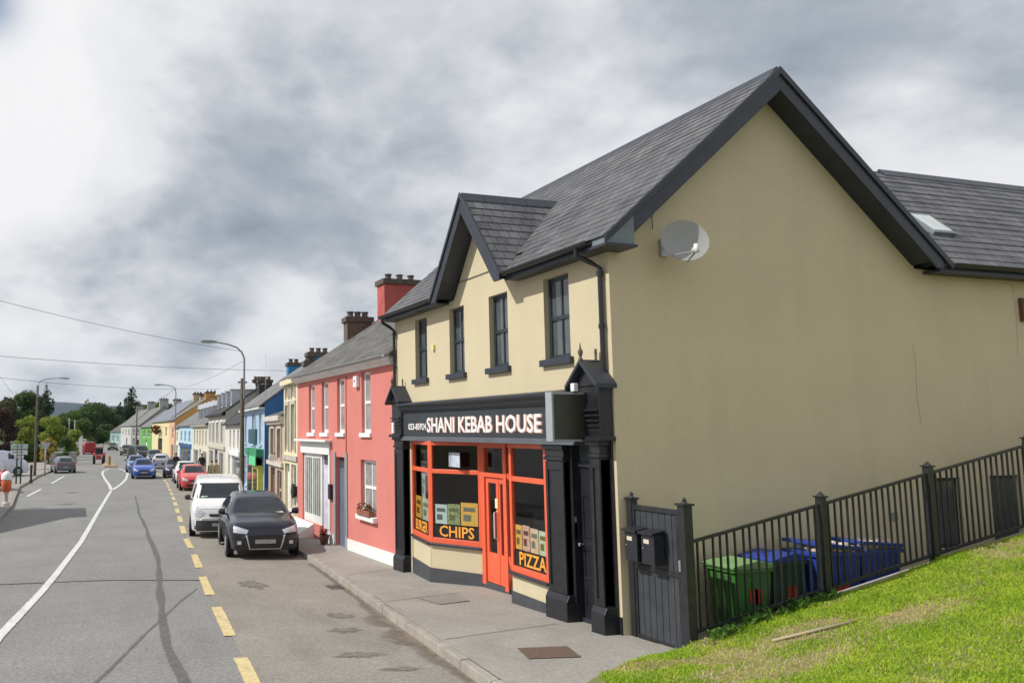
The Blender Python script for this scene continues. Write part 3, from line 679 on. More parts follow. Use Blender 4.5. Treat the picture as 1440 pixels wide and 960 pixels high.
# return panes beside the door and the door
def pane_post(A, B, sill):
    f = MB(); seg_hexa(f, A, B, sill, sill+.1, .05); seg_hexa(f, A, B, 1.80, 1.88, .05); seg_hexa(f, A, B, 2.33, 2.405, .05)
    w = f.build('shop_window', ORANGE, KS); g = MB(); seg_hexa(g, A, B, sill+.1, 1.80, .006, .02); seg_hexa(g, A, B, 1.88, 2.33, .006, .02); g.build('glass', SHOPG, w)
pane_post(P3, (P4[0]+.02, P4[1]+.04), .38)
mb = MB(); seg_hexa(mb, (P2[0]-.02,P2[1]+.0), (P2[0]-.02,P2[1]-.13), -.12, 2.405, .10); seg_hexa(mb, (P3[0]-.02,P3[1]+.11), (P3[0]-.02,P3[1]+.0), -.12, 2.405, .10)
y0, y1 = P2[1]-.13, P3[1]+.11
mb.box(P2[0]-.02, P2[0]+.08, y1, y0, 1.78, 1.86).box(P2[0]-.02, P2[0]+.08, y1, y0, 2.30, 2.405)
dframe = mb.build('door_frame', ORANGE, KS, bevel=.006)
MB().box(.38,.386,y1,y0,1.86,2.30).build('fanlight', SHOPG, dframe)
mb = MB(); ym = y1+(y0-y1)*.30
for a, b in ((y1+.01, ym-.006), (ym+.006, y0-.01)):
    s = .045 if a == y1+.01 else .085
    mb.box(.37,.42,a,a+s,-.06,1.77).box(.37,.42,b-s,b,-.06,1.77).box(.37,.42,a+s,b-s,1.68,1.77).box(.37,.42,a+s,b-s,-.06,.46)
door = mb.build('shop_door', ORANGE, KS, bevel=.004)
MB().box(.39,.396,y1+.05,y0-.08,.45,1.69).build('glass', SHOPG, door)
MB().tube([(.37,ym+.06,.72),(.31,ym+.06,.74),(.31,ym+.06,1.18),(.37,ym+.06,1.20)], .016, 8).build('handle', mat('pale_handle', (.7,.55,.5), .3), door)
box('sticker', mat('yellow_sticker', (.75,.7,.35), .6), door, .364, .369, ym+.03, ym+.12, 1.25, 1.42)
MB().box(.345,.5,3.40,4.30,-.3,-.07).build('door_step', CHAR, KS, bevel=.01)
# stall risers under the windows
def riser(pts, zt, zp, zb):
    c, p, s = MB(), MB(), MB()
    for A, B in zip(pts[:-1], pts[1:]):
        seg_hexa(c, A, B, zp, zt, .12, .02); seg_hexa(p, A, B, zb, zp, .14, -.004); seg_hexa(s, A, B, zt, zt+.045, .16, -.045)
    r = c.build('stall_riser', CREAM, KS); p.build('plinth', CHAR, r); s.build('ledge', TRIM, r, bevel=.008)
riser([P0, P1, P2, (P2[0]+.12, P2[1]-.02)], .455, .03, -.45)
riser([(P3[0]+.1,P3[1]+.02), P4, P5], .335, .07, -.35)
# interior seen through the glass
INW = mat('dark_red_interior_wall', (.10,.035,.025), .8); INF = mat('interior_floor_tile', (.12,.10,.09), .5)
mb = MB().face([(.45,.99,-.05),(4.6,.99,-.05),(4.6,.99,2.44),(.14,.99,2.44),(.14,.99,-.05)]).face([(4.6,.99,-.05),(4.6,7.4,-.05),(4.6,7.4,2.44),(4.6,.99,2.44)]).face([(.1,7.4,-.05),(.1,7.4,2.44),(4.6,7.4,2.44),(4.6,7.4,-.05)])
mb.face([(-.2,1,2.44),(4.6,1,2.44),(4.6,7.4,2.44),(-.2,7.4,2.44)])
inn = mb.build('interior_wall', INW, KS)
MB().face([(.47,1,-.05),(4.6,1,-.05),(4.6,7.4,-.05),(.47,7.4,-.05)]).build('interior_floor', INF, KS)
mb = MB().box(2.2,2.8,1.4,5.6,-.05,1.0).box(2.1,2.85,1.35,5.65,1.0,1.04); ct = mb.build('counter', mat('counter_steel', (.3,.31,.33), .35, metal=.5), KS)
mb = MB()
for k in range(4): mb.box(4.5,4.58,1.5+k*1.2,2.5+k*1.2,1.5,2.1)
mb.build('menu_board', mat('menu_board', (.35,.25,.1), .6, vs=9, col2=(.6,.5,.3)), KS)
mb = MB().box(.40,.50,1.98,2.10,-.05,2.3); mb.build('interior_post', ORANGE, KS)
# render seams, vent and stain on the gable
SEAM = mat('gable_hairline', (.50,.43,.29), .9)
for pts in ([(5.36,3.9),(5.38,3.6),(5.35,3.1),(5.40,2.7)], [(7.6,4.95),(7.62,4.4),(7.58,3.8)]):
    m_ = MB()
    for (xa, za), (xb, zb2) in zip(pts[:-1], pts[1:]): m_.face([(xa,-.003,za),(xa+.010,-.003,za),(xb+.010,-.003,zb2),(xb,-.003,zb2)])
    m_.build('hairline_crack', SEAM, KS)
MB().box(7.70,7.82,-.06,-.002,4.35,4.72).build('vent_pipe', mat('rusty_pipe', (.16,.08,.05), .8), KS)
MB().box(4.62,4.78,-.012,-.002,1.3,1.42).build('vent', mat('grey_vent', (.25,.24,.2)), KS)

# ---- things fixed to the shop
T = thing('projecting_sign', 'blank dark square lightbox sign with grey frame projecting over the side door', 'sign', (-.22,.42,2.46))
# box hangs out from the pilaster: x -.5..0 (local), thin in y
MB().box(-.50,.10,-.075,.075,0,.66).build('frame', mat('pale_grey_frame', (.33,.35,.37), .4), T, bevel=.006)
SGP = mat('dark_sign_panel', (.03,.03,.022), .35, vs=5, col2=(.045,.045,.03))
MB().box(-.47,.07,-.081,-.076,.03,.63).build('panel', SGP, T); MB().box(-.47,.07,.076,.081,.03,.63).build('panel', SGP, T)
MB().box(.10,.2,-.02,.02,.52,.56).box(.10,.2,-.02,.02,.1,.14).build('bracket', BLACKM, T)
T = thing('satellite_dish', 'round grey satellite dish high on the cream gable wall', 'satellite dish', (.93,-.02,5.1))
mb = MB(); rings = []
n = 28
import itertools
dn = Vector((-.42,-1,.30)).normalized(); du = dn.cross(Vector((0,0,1))).normalized(); dv = du.cross(dn); cc = Vector((-.04,-.40,.02))
for sgn, off in ((1,0),(-1,-.008)):
    for i in range(7):
        r = .305*i/6
        for j in range(n):
            t = 2*pi*j/n; mb.v.append(tuple(cc+du*r*math.cos(t)+dv*r*math.sin(t)+dn*(.055*(r/.305)**2-.055+off)))
for b_ in (0, 7*n):
    for i in range(6):
        for j in range(n): a = b_+i*n+j; c = b_+i*n+(j+1) % n; mb.f.append((a, c, c+n, a+n)); mb.sm.append(True)
for j in range(n): a = 6*n+j; c = 6*n+(j+1) % n; mb.f.append((a, c, c+7*n, a+7*n)); mb.sm.append(False)
mb.build('reflector', mat('dish_grey', (.31,.315,.30), .75, vs=5, col2=(.32,.32,.31)), T)
lo = cc-dv*.305; fp = cc+dn*.27-dv*.30-du*.02
MB().tube([lo+dn*-.03, lo+dn*.1, fp], .013, 6).tube([cc+du*.2-dv*.22, fp], .007, 5).build('arm', STEEL, T)
MB().tube([fp+dv*-.02, fp+dv*.09], .03, 8).tube([fp+dv*.04+dn*.01, fp-dn*.1+dv*.05], .035, 8).build('receiver', mat('white_plastic', (.75,.75,.75), .4), T)
MB().tube([cc-dn*.06, (cc.x, -.05, cc.z-.02)], .022, 8).box(-.10,.02,-.012,.015,-.12,.12).build('mount', STEEL, T)
MB().tube([(-.22,-.012,.25),(-.23,-.012,.5),(-.235,-.012,.68)], .006, 5).build('cable', PLASB, T)

# ---- gate, letter boxes, railings
GATEM = mat('weathered_grey_board', (.028,.032,.040), .55, vs=5, col2=(.052,.058,.068), dirt=.25, dirtcol=(.11,.11,.11))
T = thing('side_gate', 'tall dark grey boarded side gate between two black posts', 'gate', (.13,-.02,-.0))
mb = MB(); ys = np.linspace(-.12,-.90,8)
for i in range(7): mb.box(.0,.025,ys[i+1]+.004,ys[i]-.004,.03,1.60)
mb.build('board_panel', GATEM, T, bevel=.005)
mb = MB().box(-.02,.045,-.92,-.10,1.60,1.66).box(-.015,.04,-.92,-.10,.86,.92).box(-.02,.045,-.92,-.10,.0,.05).box(-.018,.04,-.14,-.10,.05,1.6).box(-.018,.04,-.92,-.88,.05,1.6)
mb.build('gate_frame', BLACKM, T, bevel=.004)
for yy, w in ((-.055,.045),(-.99,.055)):
    p = MB().box(-.02-w*.3,-.02+w*2,yy-w,yy+w,-.12,1.72).build('post', BLACKM, T, bevel=.006)
    c = -.02+w*.85
    MB().prism([(c-w*1.5,yy-w*1.35),(c+w*1.5,yy-w*1.35),(c+w*1.5,yy+w*1.35),(c-w*1.5,yy+w*1.35)], 'z', 1.72, 1.745).lathe([(w*.8,1.745),(w*.35,1.775),(.03,1.785),(.003,1.82)], (c,yy,0), 8).build('cap', BLACKM, p)
MB().box(-.05,-.02,-.965,-.935,.95,1.08).build('latch', STEEL, T)
MBX = mat('letterbox_enamel', (.022,.024,.03), .3)
def letterbox(y, lab):
    t = thing('letterbox', lab, 'letterbox', (.10,y,.98), 0, 'letterboxes on the side gate')
    MB().box(-.16,.0,-.115,.115,0,.36).build('body', MBX, t, bevel=.01)
    MB().prism([(-.20,.36),(.0,.40),(.0,.42),(-.20,.385)], 'y', -.13, .13).build('lid', MBX, t, bevel=.004)
    MB().box(-.164,-.161,-.03,.065,.25,.30).build('name_card', mat('cream_card', (.6,.55,.42), .6), t)
    MB().lathe([(.012,-.162),(.012,-.172),(.004,-.174)], (0,.07,.19), 8, 'x').build('lock', CHROME, t)
letterbox(-.29, 'black letterbox on the gate, nearer to the house wall'); letterbox(-.60, 'black letterbox on the gate, nearer to the railings')
# railings climb with the lawn
T = thing('railing_fence', 'black metal railings climbing beside the lawn in front of the gable', 'railing', (.13,-1.03,0))
FXs = [.17-.13+.0, 2.08, 3.93, 5.84, 7.75, 9.7]
ft = lambda x: 1.30+.193*x; fb = lambda x: .27+.188*x
for i in range(len(FXs)-1):
    a, b = FXs[i]+.05, FXs[i+1]-.05; mb = MB()
    for zf, h in ((ft,.035),(fb,.035)):
        mb.hexa([(a,-.02,zf(a)-h),(b,-.02,zf(b)-h),(b,.02,zf(b)-h),(a,.02,zf(a)-h),(a,-.02,zf(a)),(b,-.02,zf(b)),(b,.02,zf(b)),(a,.02,zf(a))])
    n = 17
    for k in range(n):
        x = a+(b-a)*(k+.6)/(n+.2)+random.uniform(-.006,.006); e = random.uniform(-.009,.009); f = random.uniform(-.006,.006)
        mb.hexa([(x-.010,-.010,fb(x)-.03),(x+.010,-.010,fb(x)-.03),(x+.010,.010,fb(x)-.03),(x-.010,.010,fb(x)-.03),(x+e-.010,f-.010,ft(x)-.02),(x+e+.010,f-.010,ft(x)-.02),(x+e+.010,f+.010,ft(x)-.02),(x+e-.010,f+.010,ft(x)-.02)])
    mb.build('railing_panel', BLACKM, T)
for x in FXs[1:]:
    p = MB().box(x-.045,x+.045,-.045,.045,fb(x)-.5,ft(x)+.07).build('post', BLACKM, T, bevel=.005)
    MB().box(x-.06,x+.06,-.06,.06,ft(x)+.07,ft(x)+.09).lathe([(.05,ft(x)+.09),(.03,ft(x)+.115),(.004,ft(x)+.145)], (x,0,0), 8).build('cap', BLACKM, p)
mb = MB(); 
for i in range(10):
    a, b = .12+i*1.0, .12+(i+1)*1.0
    mb.hexa([(a,-.09,-.3),(b,-.09,-.3),(b,.05,-.3),(a,.05,-.3),(a,-.09,fb(a)-.11),(b,-.09,fb(b)-.11),(b,.05,fb(b)-.11),(a,.05,fb(a)-.11)])
mb.build('base_kerb', CONC, T)
# alley floor
o = MB().face([(.1,-1.0,.0),(10,-1.0,.1),(10,0,.1),(.1,0,.0)]).build('alley_path', PAVE); o['kind'] = 'structure'

# ---- bins
def wheelie(lab, x, y, rz_, body, lid, dx=.72, dy=.58, h=.98, lid_open=0, grp='wheelie bins in the side alley', heap=False):
    t = thing('wheelie_bin', lab, 'wheelie bin', (x, y, .02), rz_, grp)
    m = MB(); k = .84
    hx, hy = dx/2, dy/2
    m.hexa([(-hx*k,-hy*k,.08),(hx*k,-hy*k,.08),(hx*k,hy*k,.08),(-hx*k,hy*k,.08),(-hx,-hy,h*.9),(hx,-hy,h*.9),(hx,hy,h*.9),(-hx,hy,h*.9)])
    m.box(-hx-.03,hx+.03,-hy-.03,hy+.03,h*.87,h*.92)
    for q in (-.5,0,.5): m.hexa([(-hx*k-.022,q*hy-.05,.15),(-hx*k,q*hy-.05,.15),(-hx*k,q*hy+.05,.15),(-hx*k-.022,q*hy+.05,.15),(-hx-.018,q*hy-.05,h*.84),(-hx,q*hy-.05,h*.84),(-hx,q*hy+.05,h*.84),(-hx-.018,q*hy+.05,h*.84)])
    m.build('body', body, t, bevel=.012)
    l = MB(); 
    if lid_open:
        ang = R(lid_open); L = dx+.06
        c, s = math.cos(ang), math.sin(ang)
        q = [(hx+.03-L*c, h*.93+L*s), (hx+.03, h*.93), (hx+.03+.05*s, h*.93+.05*c), (hx+.03-L*c+.05*s, h*.93+L*s+.05*c)]
        l.prism(q, 'y', -hy-.03, hy+.03)
    else:
        l.prism([(-hx-.05,h*.92),(hx+.02,h*.92),(hx+.02,h*.98),(hx*.2,h*1.03),(-hx-.05,h*.96)], 'y', -hy-.035, hy+.035)
    l.build('lid', lid, t, bevel=.01)
    w = MB()
    for s in (-1, 1): w.lathe([(.02,-.03),(.1,-.03),(.1,.03),(.02,.03)], (hx*.75, s*hy*.9, .1), 14, 'y')
    w.build('wheel', RUBBER, t)
    g = MB()
    for a in (-.2,.06): g.box(hx*a-.0,hx*a+.12,-hy*.93-.012,-hy*.93,.42,.6)
    g.build('marking', mat('red_bin_marking', (.5,.04,.02), .5), t)
    MB().tube([(hx+.03,-hy*.8,h*.9),(hx+.09,-hy*.8,h*.93),(hx+.09,hy*.8,h*.93),(hx+.03,hy*.8,h*.9)], .016, 6).build('handle', body, t)
    if heap:
        hp = MB()
        for k_ in range(26):
            cx, cy_2 = random.uniform(-hx*.8,hx*.8), random.uniform(-hy*.8,hy*.8); r = random.uniform(.05,.11)
            hp.lathe([(r*.5,-r*.6),(r,0),(r*.6,r*.5),(.01,r*.6)], (cx, cy_2, h*.93+random.uniform(0,.06)), 6)
        hp.build('rubbish', mat('mixed_rubbish', (.35,.22,.12), .7, vs=14, col2=(.7,.65,.6)), t)
    return t
BG = mat('green_bin_plastic', (.045,.17,.035), .45, var=.2); BDG = mat('dark_green_plastic', (.014,.045,.025), .45, var=.2); BBL = mat('blue_plastic', (.018,.045,.27), .42, var=.25); BLD = mat('pale_green_lid', (.17,.30,.12), .5, var=.2)
wheelie('green wheelie bin with pale green lid nearest the gate', 1.43, -.46, 0, BG, BLD, .58, .46, .93)
wheelie('dark green wheelie bin with closed blue lid behind the railings', 2.05, -.40, R(6), BDG, BBL, .54, .48, .99)
wheelie('blue wheelie bin with its lid propped open on rubbish', 2.78, -.50, R(-4), BBL, BBL, .68, .52, 1.10, 6, heap=True)
wheelie('blue wheelie bin farthest up the alley with rubbish under its lid', 3.55, -.45, R(3), BBL, BBL, .70, .52, 1.10, 5, heap=True)

# ---- lawn with real blades
def ledge(x): return float(np.interp(x, [-3,-1.6,-.7,.25,14], [-2.6,-1.62,-1.24,-1.10,-1.10]))
def lawnz(x, y):
    L = float(np.interp(x, [-3.0,-1.6,-.3,.3,2.16,4.07,5.83,14], [.03,.03,.10,.20,.53,.92,1.24,2.8]))
    return L+.04*(-1-y)+.02*math.sin(x*2.1+y*1.3)+(.012 if x > -1.2 else 0)
LAWN = mat('lawn_soil', (.14,.17,.045), .95, vs=2.1, col2=(.30,.23,.12), bump=.6, bs=30)
mb = MB(); nx, ny = 70, 40
for j in range(ny+1):
    for i in range(nx+1):
        x = -2.0+16*(i/nx)**1.5; t = j/ny; y = ledge(x)-t*9; x2 = x-.25*t*3 if x < 0 else x
        mb.v.append((x2, y, lawnz(x2, y)))
for j in range(ny):
    for i in range(nx): a = j*(nx+1)+i; mb.f.append((a, a+1, a+nx+2, a+nx+1)); mb.sm.append(True)
mb.build('lawn', LAWN)['kind'] = 'structure'
def blades(name, N, xr, yr, m, hgt, seed, ok):
    rg = np.random.default_rng(seed)
    x = xr[0]+(xr[1]-xr[0])*rg.random(N)**1.25; y = yr[1]-(yr[1]-yr[0])*rg.random(N)**1.2
    keep = np.array([ok(a, b, rg) for a, b in zip(x, y)]); x, y = x[keep], y[keep]; N = len(x)
    z = np.array([lawnz(a, b) for a, b in zip(x, y)])-.004
    h = hgt*(.4+rg.random(N)*.9); an = rg.random(N)*2*np.pi; w = .0035+.004*rg.random(N)
    lean = h*(.3+.8*rg.random(N)); la = rg.random(N)*2*np.pi
    b = np.stack([x, y, z], 1); s = np.stack([np.cos(an)*w, np.sin(an)*w, 0*w], 1)
    mid = b+np.stack([np.cos(la)*lean*.35, np.sin(la)*lean*.35, h*.65], 1); tip = b+np.stack([np.cos(la)*lean, np.sin(la)*lean, h], 1)
    V = np.concatenate([b-s, b+s, mid+s*.8, mid-s*.8, tip]).reshape(5, N, 3).transpose(1, 0, 2).reshape(-1, 3)
    i = np.arange(N)[:, None]*5
    q = (i+np.array([[0,1,2,3]])); t = (i+np.array([[3,2,4]]))
    me = bpy.data.meshes.new(name); me.vertices.add(len(V)); me.vertices.foreach_set('co', V.ravel())
    loops = np.concatenate([q, t], 1).ravel(); me.loops.add(len(loops)); me.loops.foreach_set('vertex_index', loops)
    st = (np.arange(N)[:, None]*7+np.array([[0, 4]])).ravel(); me.polygons.add(2*N); me.polygons.foreach_set('loop_start', st)
    me.update(calc_edges=True); me.materials.append(m)
    o = bpy.data.objects.new(name, me); COL.objects.link(o); return o
from mathutils import noise as mn
def lush(x, y):
    d = mn.noise(Vector((x*.8+3, y*1.1, 0)))+.55*mn.noise(Vector((x*2.3, y*2.9, 5)))
    for cx, cy, rx, ry, am in ((-.1,-1.75,.45,.24,1.3),(1.1,-1.75,.6,.2,1.1),(1.9,-2.15,.5,.25,.8),(.4,-2.4,.5,.2,.9),(-.9,-1.6,.35,.2,1.1),(-.5,-2.2,.6,.25,1.0),(3.4,-1.9,.6,.2,.5)): d -= am*math.exp(-((x-cx)/rx)**2-((y-cy)/ry)**2)
    return d
def okg(x, y, rg):
    if y > ledge(x)+.05*mn.noise(Vector((x*6, 0, 0))) or x < -1.55-.25*(-1.6-y): return False
    return rg.random() < min(1, max(.05, .72+1.0*lush(x, y)))
GR = leaf_mat('grass_blade', (.25,.43,.03), (.50,.62,.07), .42, 2.2); GR2 = leaf_mat('dry_grass_blade', (.46,.38,.15), (.62,.54,.28), .3, 3)
tag(blades('grass', 340000, (-1.7,7.2), (-5.6,-1.02), GR, .036, 3, okg), 'bright green short grass on the sloping lawn', 'grass', kind='stuff')
tag(blades('dry_grass', 60000, (-1.7,7.2), (-5.6,-1.02), GR2, .026, 4, lambda x, y, rg: y < ledge(x) and x > -1.5-.25*(-1.6-y) and rg.random() < min(1, max(.08, .45-1.1*lush(x, y)))), 'straw coloured dry grass in the worn patches of the lawn', 'grass', kind='stuff')
tag(MB().tube([(.62,-1.72,lawnz(.62,-1.72)+.02),(1.55,-1.95,lawnz(1.55,-1.95)+.02)], .018, 6).build('wooden_stick', mat('bleached_wood', (.4,.33,.22), .9)), 'bleached wooden stick lying on the lawn', 'stick')
def weeds(label, cx, cy, n, h, name='weed_clump', sx=.12):
    rg = np.random.default_rng(int(cx*100)+5); mb = MB()
    for k in range(n):
        x, y = cx+rg.normal()*sx, cy+rg.normal()*.05; z = lawnz(x, y) if y < ledge(x)+.2 else base(y); a = rg.random()*6.3; l = h*(.4+rg.random()*.8); w = .012+.012*rg.random()
        u = Vector((math.cos(a), math.sin(a), 0)); s = Vector((-u.y, u.x, 0)); b = Vector((x, y, z)); m_ = b+u*l*.4+Vector((0,0,l*.7)); t = b+u*l*.9+Vector((0,0,l*.9))
        mb.face([b-s*w*.3, b+s*w*.3, m_+s*w, m_-s*w]); mb.face([m_-s*w, m_+s*w, t])
    tag(mb.build(name, leaf_mat('weed_leaf', (.05,.14,.02), (.13,.25,.05))), label, 'weeds', 'weeds along the foot of the railings')
for i, (cx, cy) in enumerate([(.45,-1.2),(1.0,-1.14),(1.6,-1.13),(2.05,-1.13)]):
    weeds(['leafy green weeds beside the foot of the gate post','leafy green weeds under the first railings, near the green bin','leafy green weeds just left of the first tall railing post','leafy green weeds at the foot of the first tall railing post'][i], cx, cy, 90, .11)

# ------------------------------------------------------------------ the street houses
def chimney(par, d, u, wd, wu, z0, z1, m, pots=3, potm=None, along='d'):
    c = MB().box(d-wd/2, d+wd/2, u-wu/2, u+wu/2, z0, z1-.16).build('chimney', m, par)
    MB().box(d-wd/2-.06, d+wd/2+.06, u-wu/2-.06, u+wu/2+.06, z1-.16, z1).build('chimney_cap', CHST, c)
    for k in range(pots):
        t = (k+.5)/pots-.5; cx, cu = (d+t*wd*.9, u) if along == 'd' else (d, u+t*wu*.9)
        MB().lathe([(.11,z1),(.13,z1+.04),(.10,z1+.06),(.09,z1+.15),(.12,z1+.17),(.12,z1+.20)], (cx, cu, 0), 9).build('chimney_pot', potm or CHST, c)
    return c
CHST = mat('dark_chimney_stone', (.10,.08,.065), .9, var=.4, vs=6)
GRANITE = mat('window_surround', (.45,.42,.36), .8)
def house(name, label, p0, p1, depth, H, rise, wm, rm, upper=(), lower=(), gm=None, fm=None, pane=None, sillm=None, trim=None, eave=.22, bars=(0,1), surround=None, z0=None):
    x0, y0 = p0; x1, y1 = p1; L = math.hypot(x1-x0, y1-y0); th = math.atan2(-(x1-x0), y1-y0)
    t = thing(name, label, 'house', (x0, y0, base(y0) if z0 is None else z0), th)
    t['_L'] = L; del t['_L']
    ops = [(a*L, b*L, c, d) for a, b, c, d in list(upper)+list(lower)]
    mb = MB(); wall(mb, 0, 0, L, -1.0, H, ops, .14)
    mb.face([(0,L,-1),(depth,L,-1),(depth,L,H),(depth/2,L,H+rise),(0,L,H)])
    mb.face([(depth,0,-1),(depth,L,-1),(depth,L,H),(depth,0,H)])
    g = MB().face([(0,0,-1),(depth,0,-1),(depth,0,H),(depth/2,0,H+rise),(0,0,H)])
    if gm is None: mb.v += []; off = len(mb.v); mb.v += g.v; mb.f += [tuple(i+off for i in f) for f in g.f]; mb.sm += g.sm
    else: g.build('gable_wall', gm, t)
    mb.build('wall', wm, t)
    r = MB(); s = rise/(depth/2); o = eave
    for sx, c in ((-o, 1), (depth+o, -1)):
        e = [(sx, H-o*s), (depth/2, H+rise)]
        r.prism([e[0], e[1], (e[1][0], e[1][1]+.07), (e[0][0]-c*.02, e[0][1]+.07)], 'y', -.06, L+.06)
    rf = r.build('roof', rm, t)
    if trim: box('eaves_board', trim, rf, -o-.03, -.004, .0, L, H-.22, H-o*s-.0)
    for a, b, c, d in [q for q in upper]:
        w = window(t, .08, a*L, b*L, c, d, fm or WHITE, pane or GLASSD, sillm, bars, .07, (.06,.08,.06))
        if surround: MB().box(-.04,-.004,a*L-.12,a*L-.0,c-.05,d+.12).box(-.04,-.004,b*L,b*L+.12,c-.05,d+.12).box(-.04,-.004,a*L,b*L,d,d+.12).build('surround', surround, w)
    return t, L, s
def door(t, a, b, z1, m, d=.10, name='door'):
    o = MB().box(d, d+.05, a, b, -.6, z1-.35); 
    for c, e in ((.2,.75),(.95,z1-.5)): o.box(d-.015, d, a+.15, b-.15, c, e)
    o = o.build(name, m, t); MB().box(d-.01, d+.03, a, b, z1-.35, z1-.30).box(d+.0,d+.05,a,a+.05,z1-.3,z1).box(d,d+.05,b-.05,b,z1-.3,z1).build('door_frame', m, o)
    MB().box(d+.02,d+.03,a+.05,b-.05,z1-.3,z1).build('fanlight', GLASSD, o); MB().lathe([(.03,0),(.035,-.03),(.01,-.05)], (d-.01,a+.12,1.0), 8, 'x').build('handle', CHROME, o); return o
# pink house, joined to the shop
PH, L, s = house('pink_house', 'salmon pink two-storey house with white trim beside the takeaway', (0,7.47), (0,15.46), 6.2, 4.72, 2.05, PINK, SLATE2,
    upper=[((9.0-7.47)/7.99,(9.62-7.47)/7.99,2.93,4.42),((10.92-7.47)/7.99,(11.52-7.47)/7.99,2.93,4.38),((12.3-7.47)/7.99,(12.9-7.47)/7.99,2.93,4.37),((13.6-7.47)/7.99,(14.2-7.47)/7.99,2.93,4.36)],
    lower=[((8.68-7.47)/7.99,(9.72-7.47)/7.99,.98,2.29),((10.85-7.47)/7.99,(11.62-7.47)/7.99,-.2,2.3),((12.2-7.47)/7.99,(14.85-7.47)/7.99,-.1,2.33)],
    pane=GLASSW, sillm=WHITE, z0=-.38, bars=(0,1), eave=.16)
WBX = mat('white_eaves', (.72,.71,.69), .6)
MB().prism([(-.003,4.46),(-.10,4.46),(-.12,4.50),(-.20,4.54),(-.23,4.60),(-.003,4.66)], 'y', .03, 8.0).build('eaves_board', WBX, PH)
gu = MB(); gutter(gu, [(-.285,8.0,4.66),(-.285,.03,4.66)], .055); gu.build('gutter', mat('grey_gutter', (.3,.3,.3), .5), PH)
zz = lambda y: base(7.47+y)+.38
for k in range(2):
    a, b = ((0,3.36),(4.17,4.70))[k]
    MB().hexa([(-.025,a,zz(a)-.3),(-.003,a,zz(a)-.3),(-.003,b,zz(b)-.3),(-.025,b,zz(b)-.3),(-.025,a,zz(a)+.27),(-.003,a,zz(a)+.27),(-.003,b,zz(b)+.27),(-.025,b,zz(b)+.27)]).build('plinth', WHITE, PH)
mb = MB(); mb.prism([(-.003,-.5),(-.5,-.5),(-.5,.02),(-.003,.32)], 'y', 6.2, 8.1)
mb.build('plinth', WHITE, PH)
w = window(PH, .10, 8.68-7.47, 9.72-7.47, .98, 2.29, WHITE, GLASSW, WHITE, (1,1), .07, (.12,.09,.08))
def flowers(par, pts, ms, r=.06, name='flowers', n=26):
    for mi, m in enumerate(ms):
        mb = MB()
        for x0, x1, y0, y1, z0, z1 in pts:
            for k in range(n):
                x, y, z = random.uniform(x0,x1), random.uniform(y0,y1), random.uniform(z0,z1)
                for q in range(3):
                    a, b = random.uniform(0,6.3), random.uniform(-.8,.8); u = Vector((math.cos(a),math.sin(a),b)).normalized()*r; v = u.cross(Vector((.3,.2,1))).normalized()*r
                    c = Vector((x,y,z)); mb.face([c-u, c+v*.7, c+u, c-v*.7])
        mb.build(name if mi else 'foliage', m, par)
LEAFG = leaf_mat('plant_leaf', (.03,.09,.02), (.09,.18,.04)); REDF = mat('red_flower', (.5,.03,.04), .6); WHF = mat('white_flower', (.7,.68,.62), .6); YF = mat('yellow_flower', (.7,.5,.08), .6)
fb_ = thing('flower_box', 'window box of white and red flowers on the white sill of the pink house', 'flower box', (-.09, 9.20, -.38+1.0))
MB().box(-.06,.08,-.42,.42,-.02,.12).build('trough', mat('terracotta', (.25,.10,.06), .8), fb_, bevel=.01)
flowers(fb_, [(-.07,.09,-.42,.42,.1,.26)], [LEAFG, WHF, REDF], .045)
door(PH, 10.85-7.47, 11.62-7.47, 2.3, GREYBLUE)
MB().box(.11,.0,10.75-7.47,10.85-7.47,-.4,2.4)
MB().box(-.03,-.003,10.68-7.47,10.85-7.47,-.3,2.42).box(-.03,-.003,11.62-7.47,11.76-7.47,-.3,2.42).build('door_surround', mat('grey_door_surround', (.28,.29,.32), .7), PH)
box('letter_slot', BLACKM, PH, -.09, -.003, 11.9-7.47, 12.08-7.47, 1.15, 1.55, bevel=.01)
# shopfront of the pink house
sf = MB().box(-.05,-.003,12.1-7.47,14.95-7.47,2.33,2.68).box(-.22,-.003,11.95-7.47,15.1-7.47,2.68,2.74).build('fascia', WHITE, PH, bevel=.006)
mb = MB().box(.05,.12,13.05-7.47,14.85-7.47,.33,.55).box(.05,.12,14.75-7.47,14.85-7.47,.55,2.33).box(.05,.12,13.05-7.47,13.15-7.47,.55,2.33).box(.05,.12,13.15-7.47,14.75-7.47,2.2,2.33).box(.05,.1,13.93-7.47,13.99-7.47,.55,2.2)
sw = mb.box(-.04,-.002,12.08-7.47,12.2-7.47,-.2,2.33).build('shop_window', WHITE, PH); MB().box(.08,.09,13.1-7.47,14.8-7.47,.5,2.25).build('pane', GLASSW, sw)
MB().box(.0-.002,.13,13.05-7.47,14.85-7.47,-.6,.33).build('stall_riser', PINK, sw)
mb = MB()
for k in range(8): mb.box(.066,.074,13.2-7.47+k*.2,13.28-7.47+k*.2,.56,2.2)
mb.build('vertical_blind', mat('grey_green_blind', (.42,.44,.40), .7), sw)
door(PH, 12.2-7.47, 13.05-7.47, 2.33, mat('lilac_white_door', (.62,.60,.68), .5))
CHRED = mat('red_chimney_render', (.42,.095,.08), .85, var=.2)
chimney(PH, 3.2, 14.7-7.47, 1.3, .62, 5.6, 7.78, CHRED, 3)
chimney(PH, 4.6, 15.2-7.47, .7, .5, 4.7, 7.2, CHRED, 0)
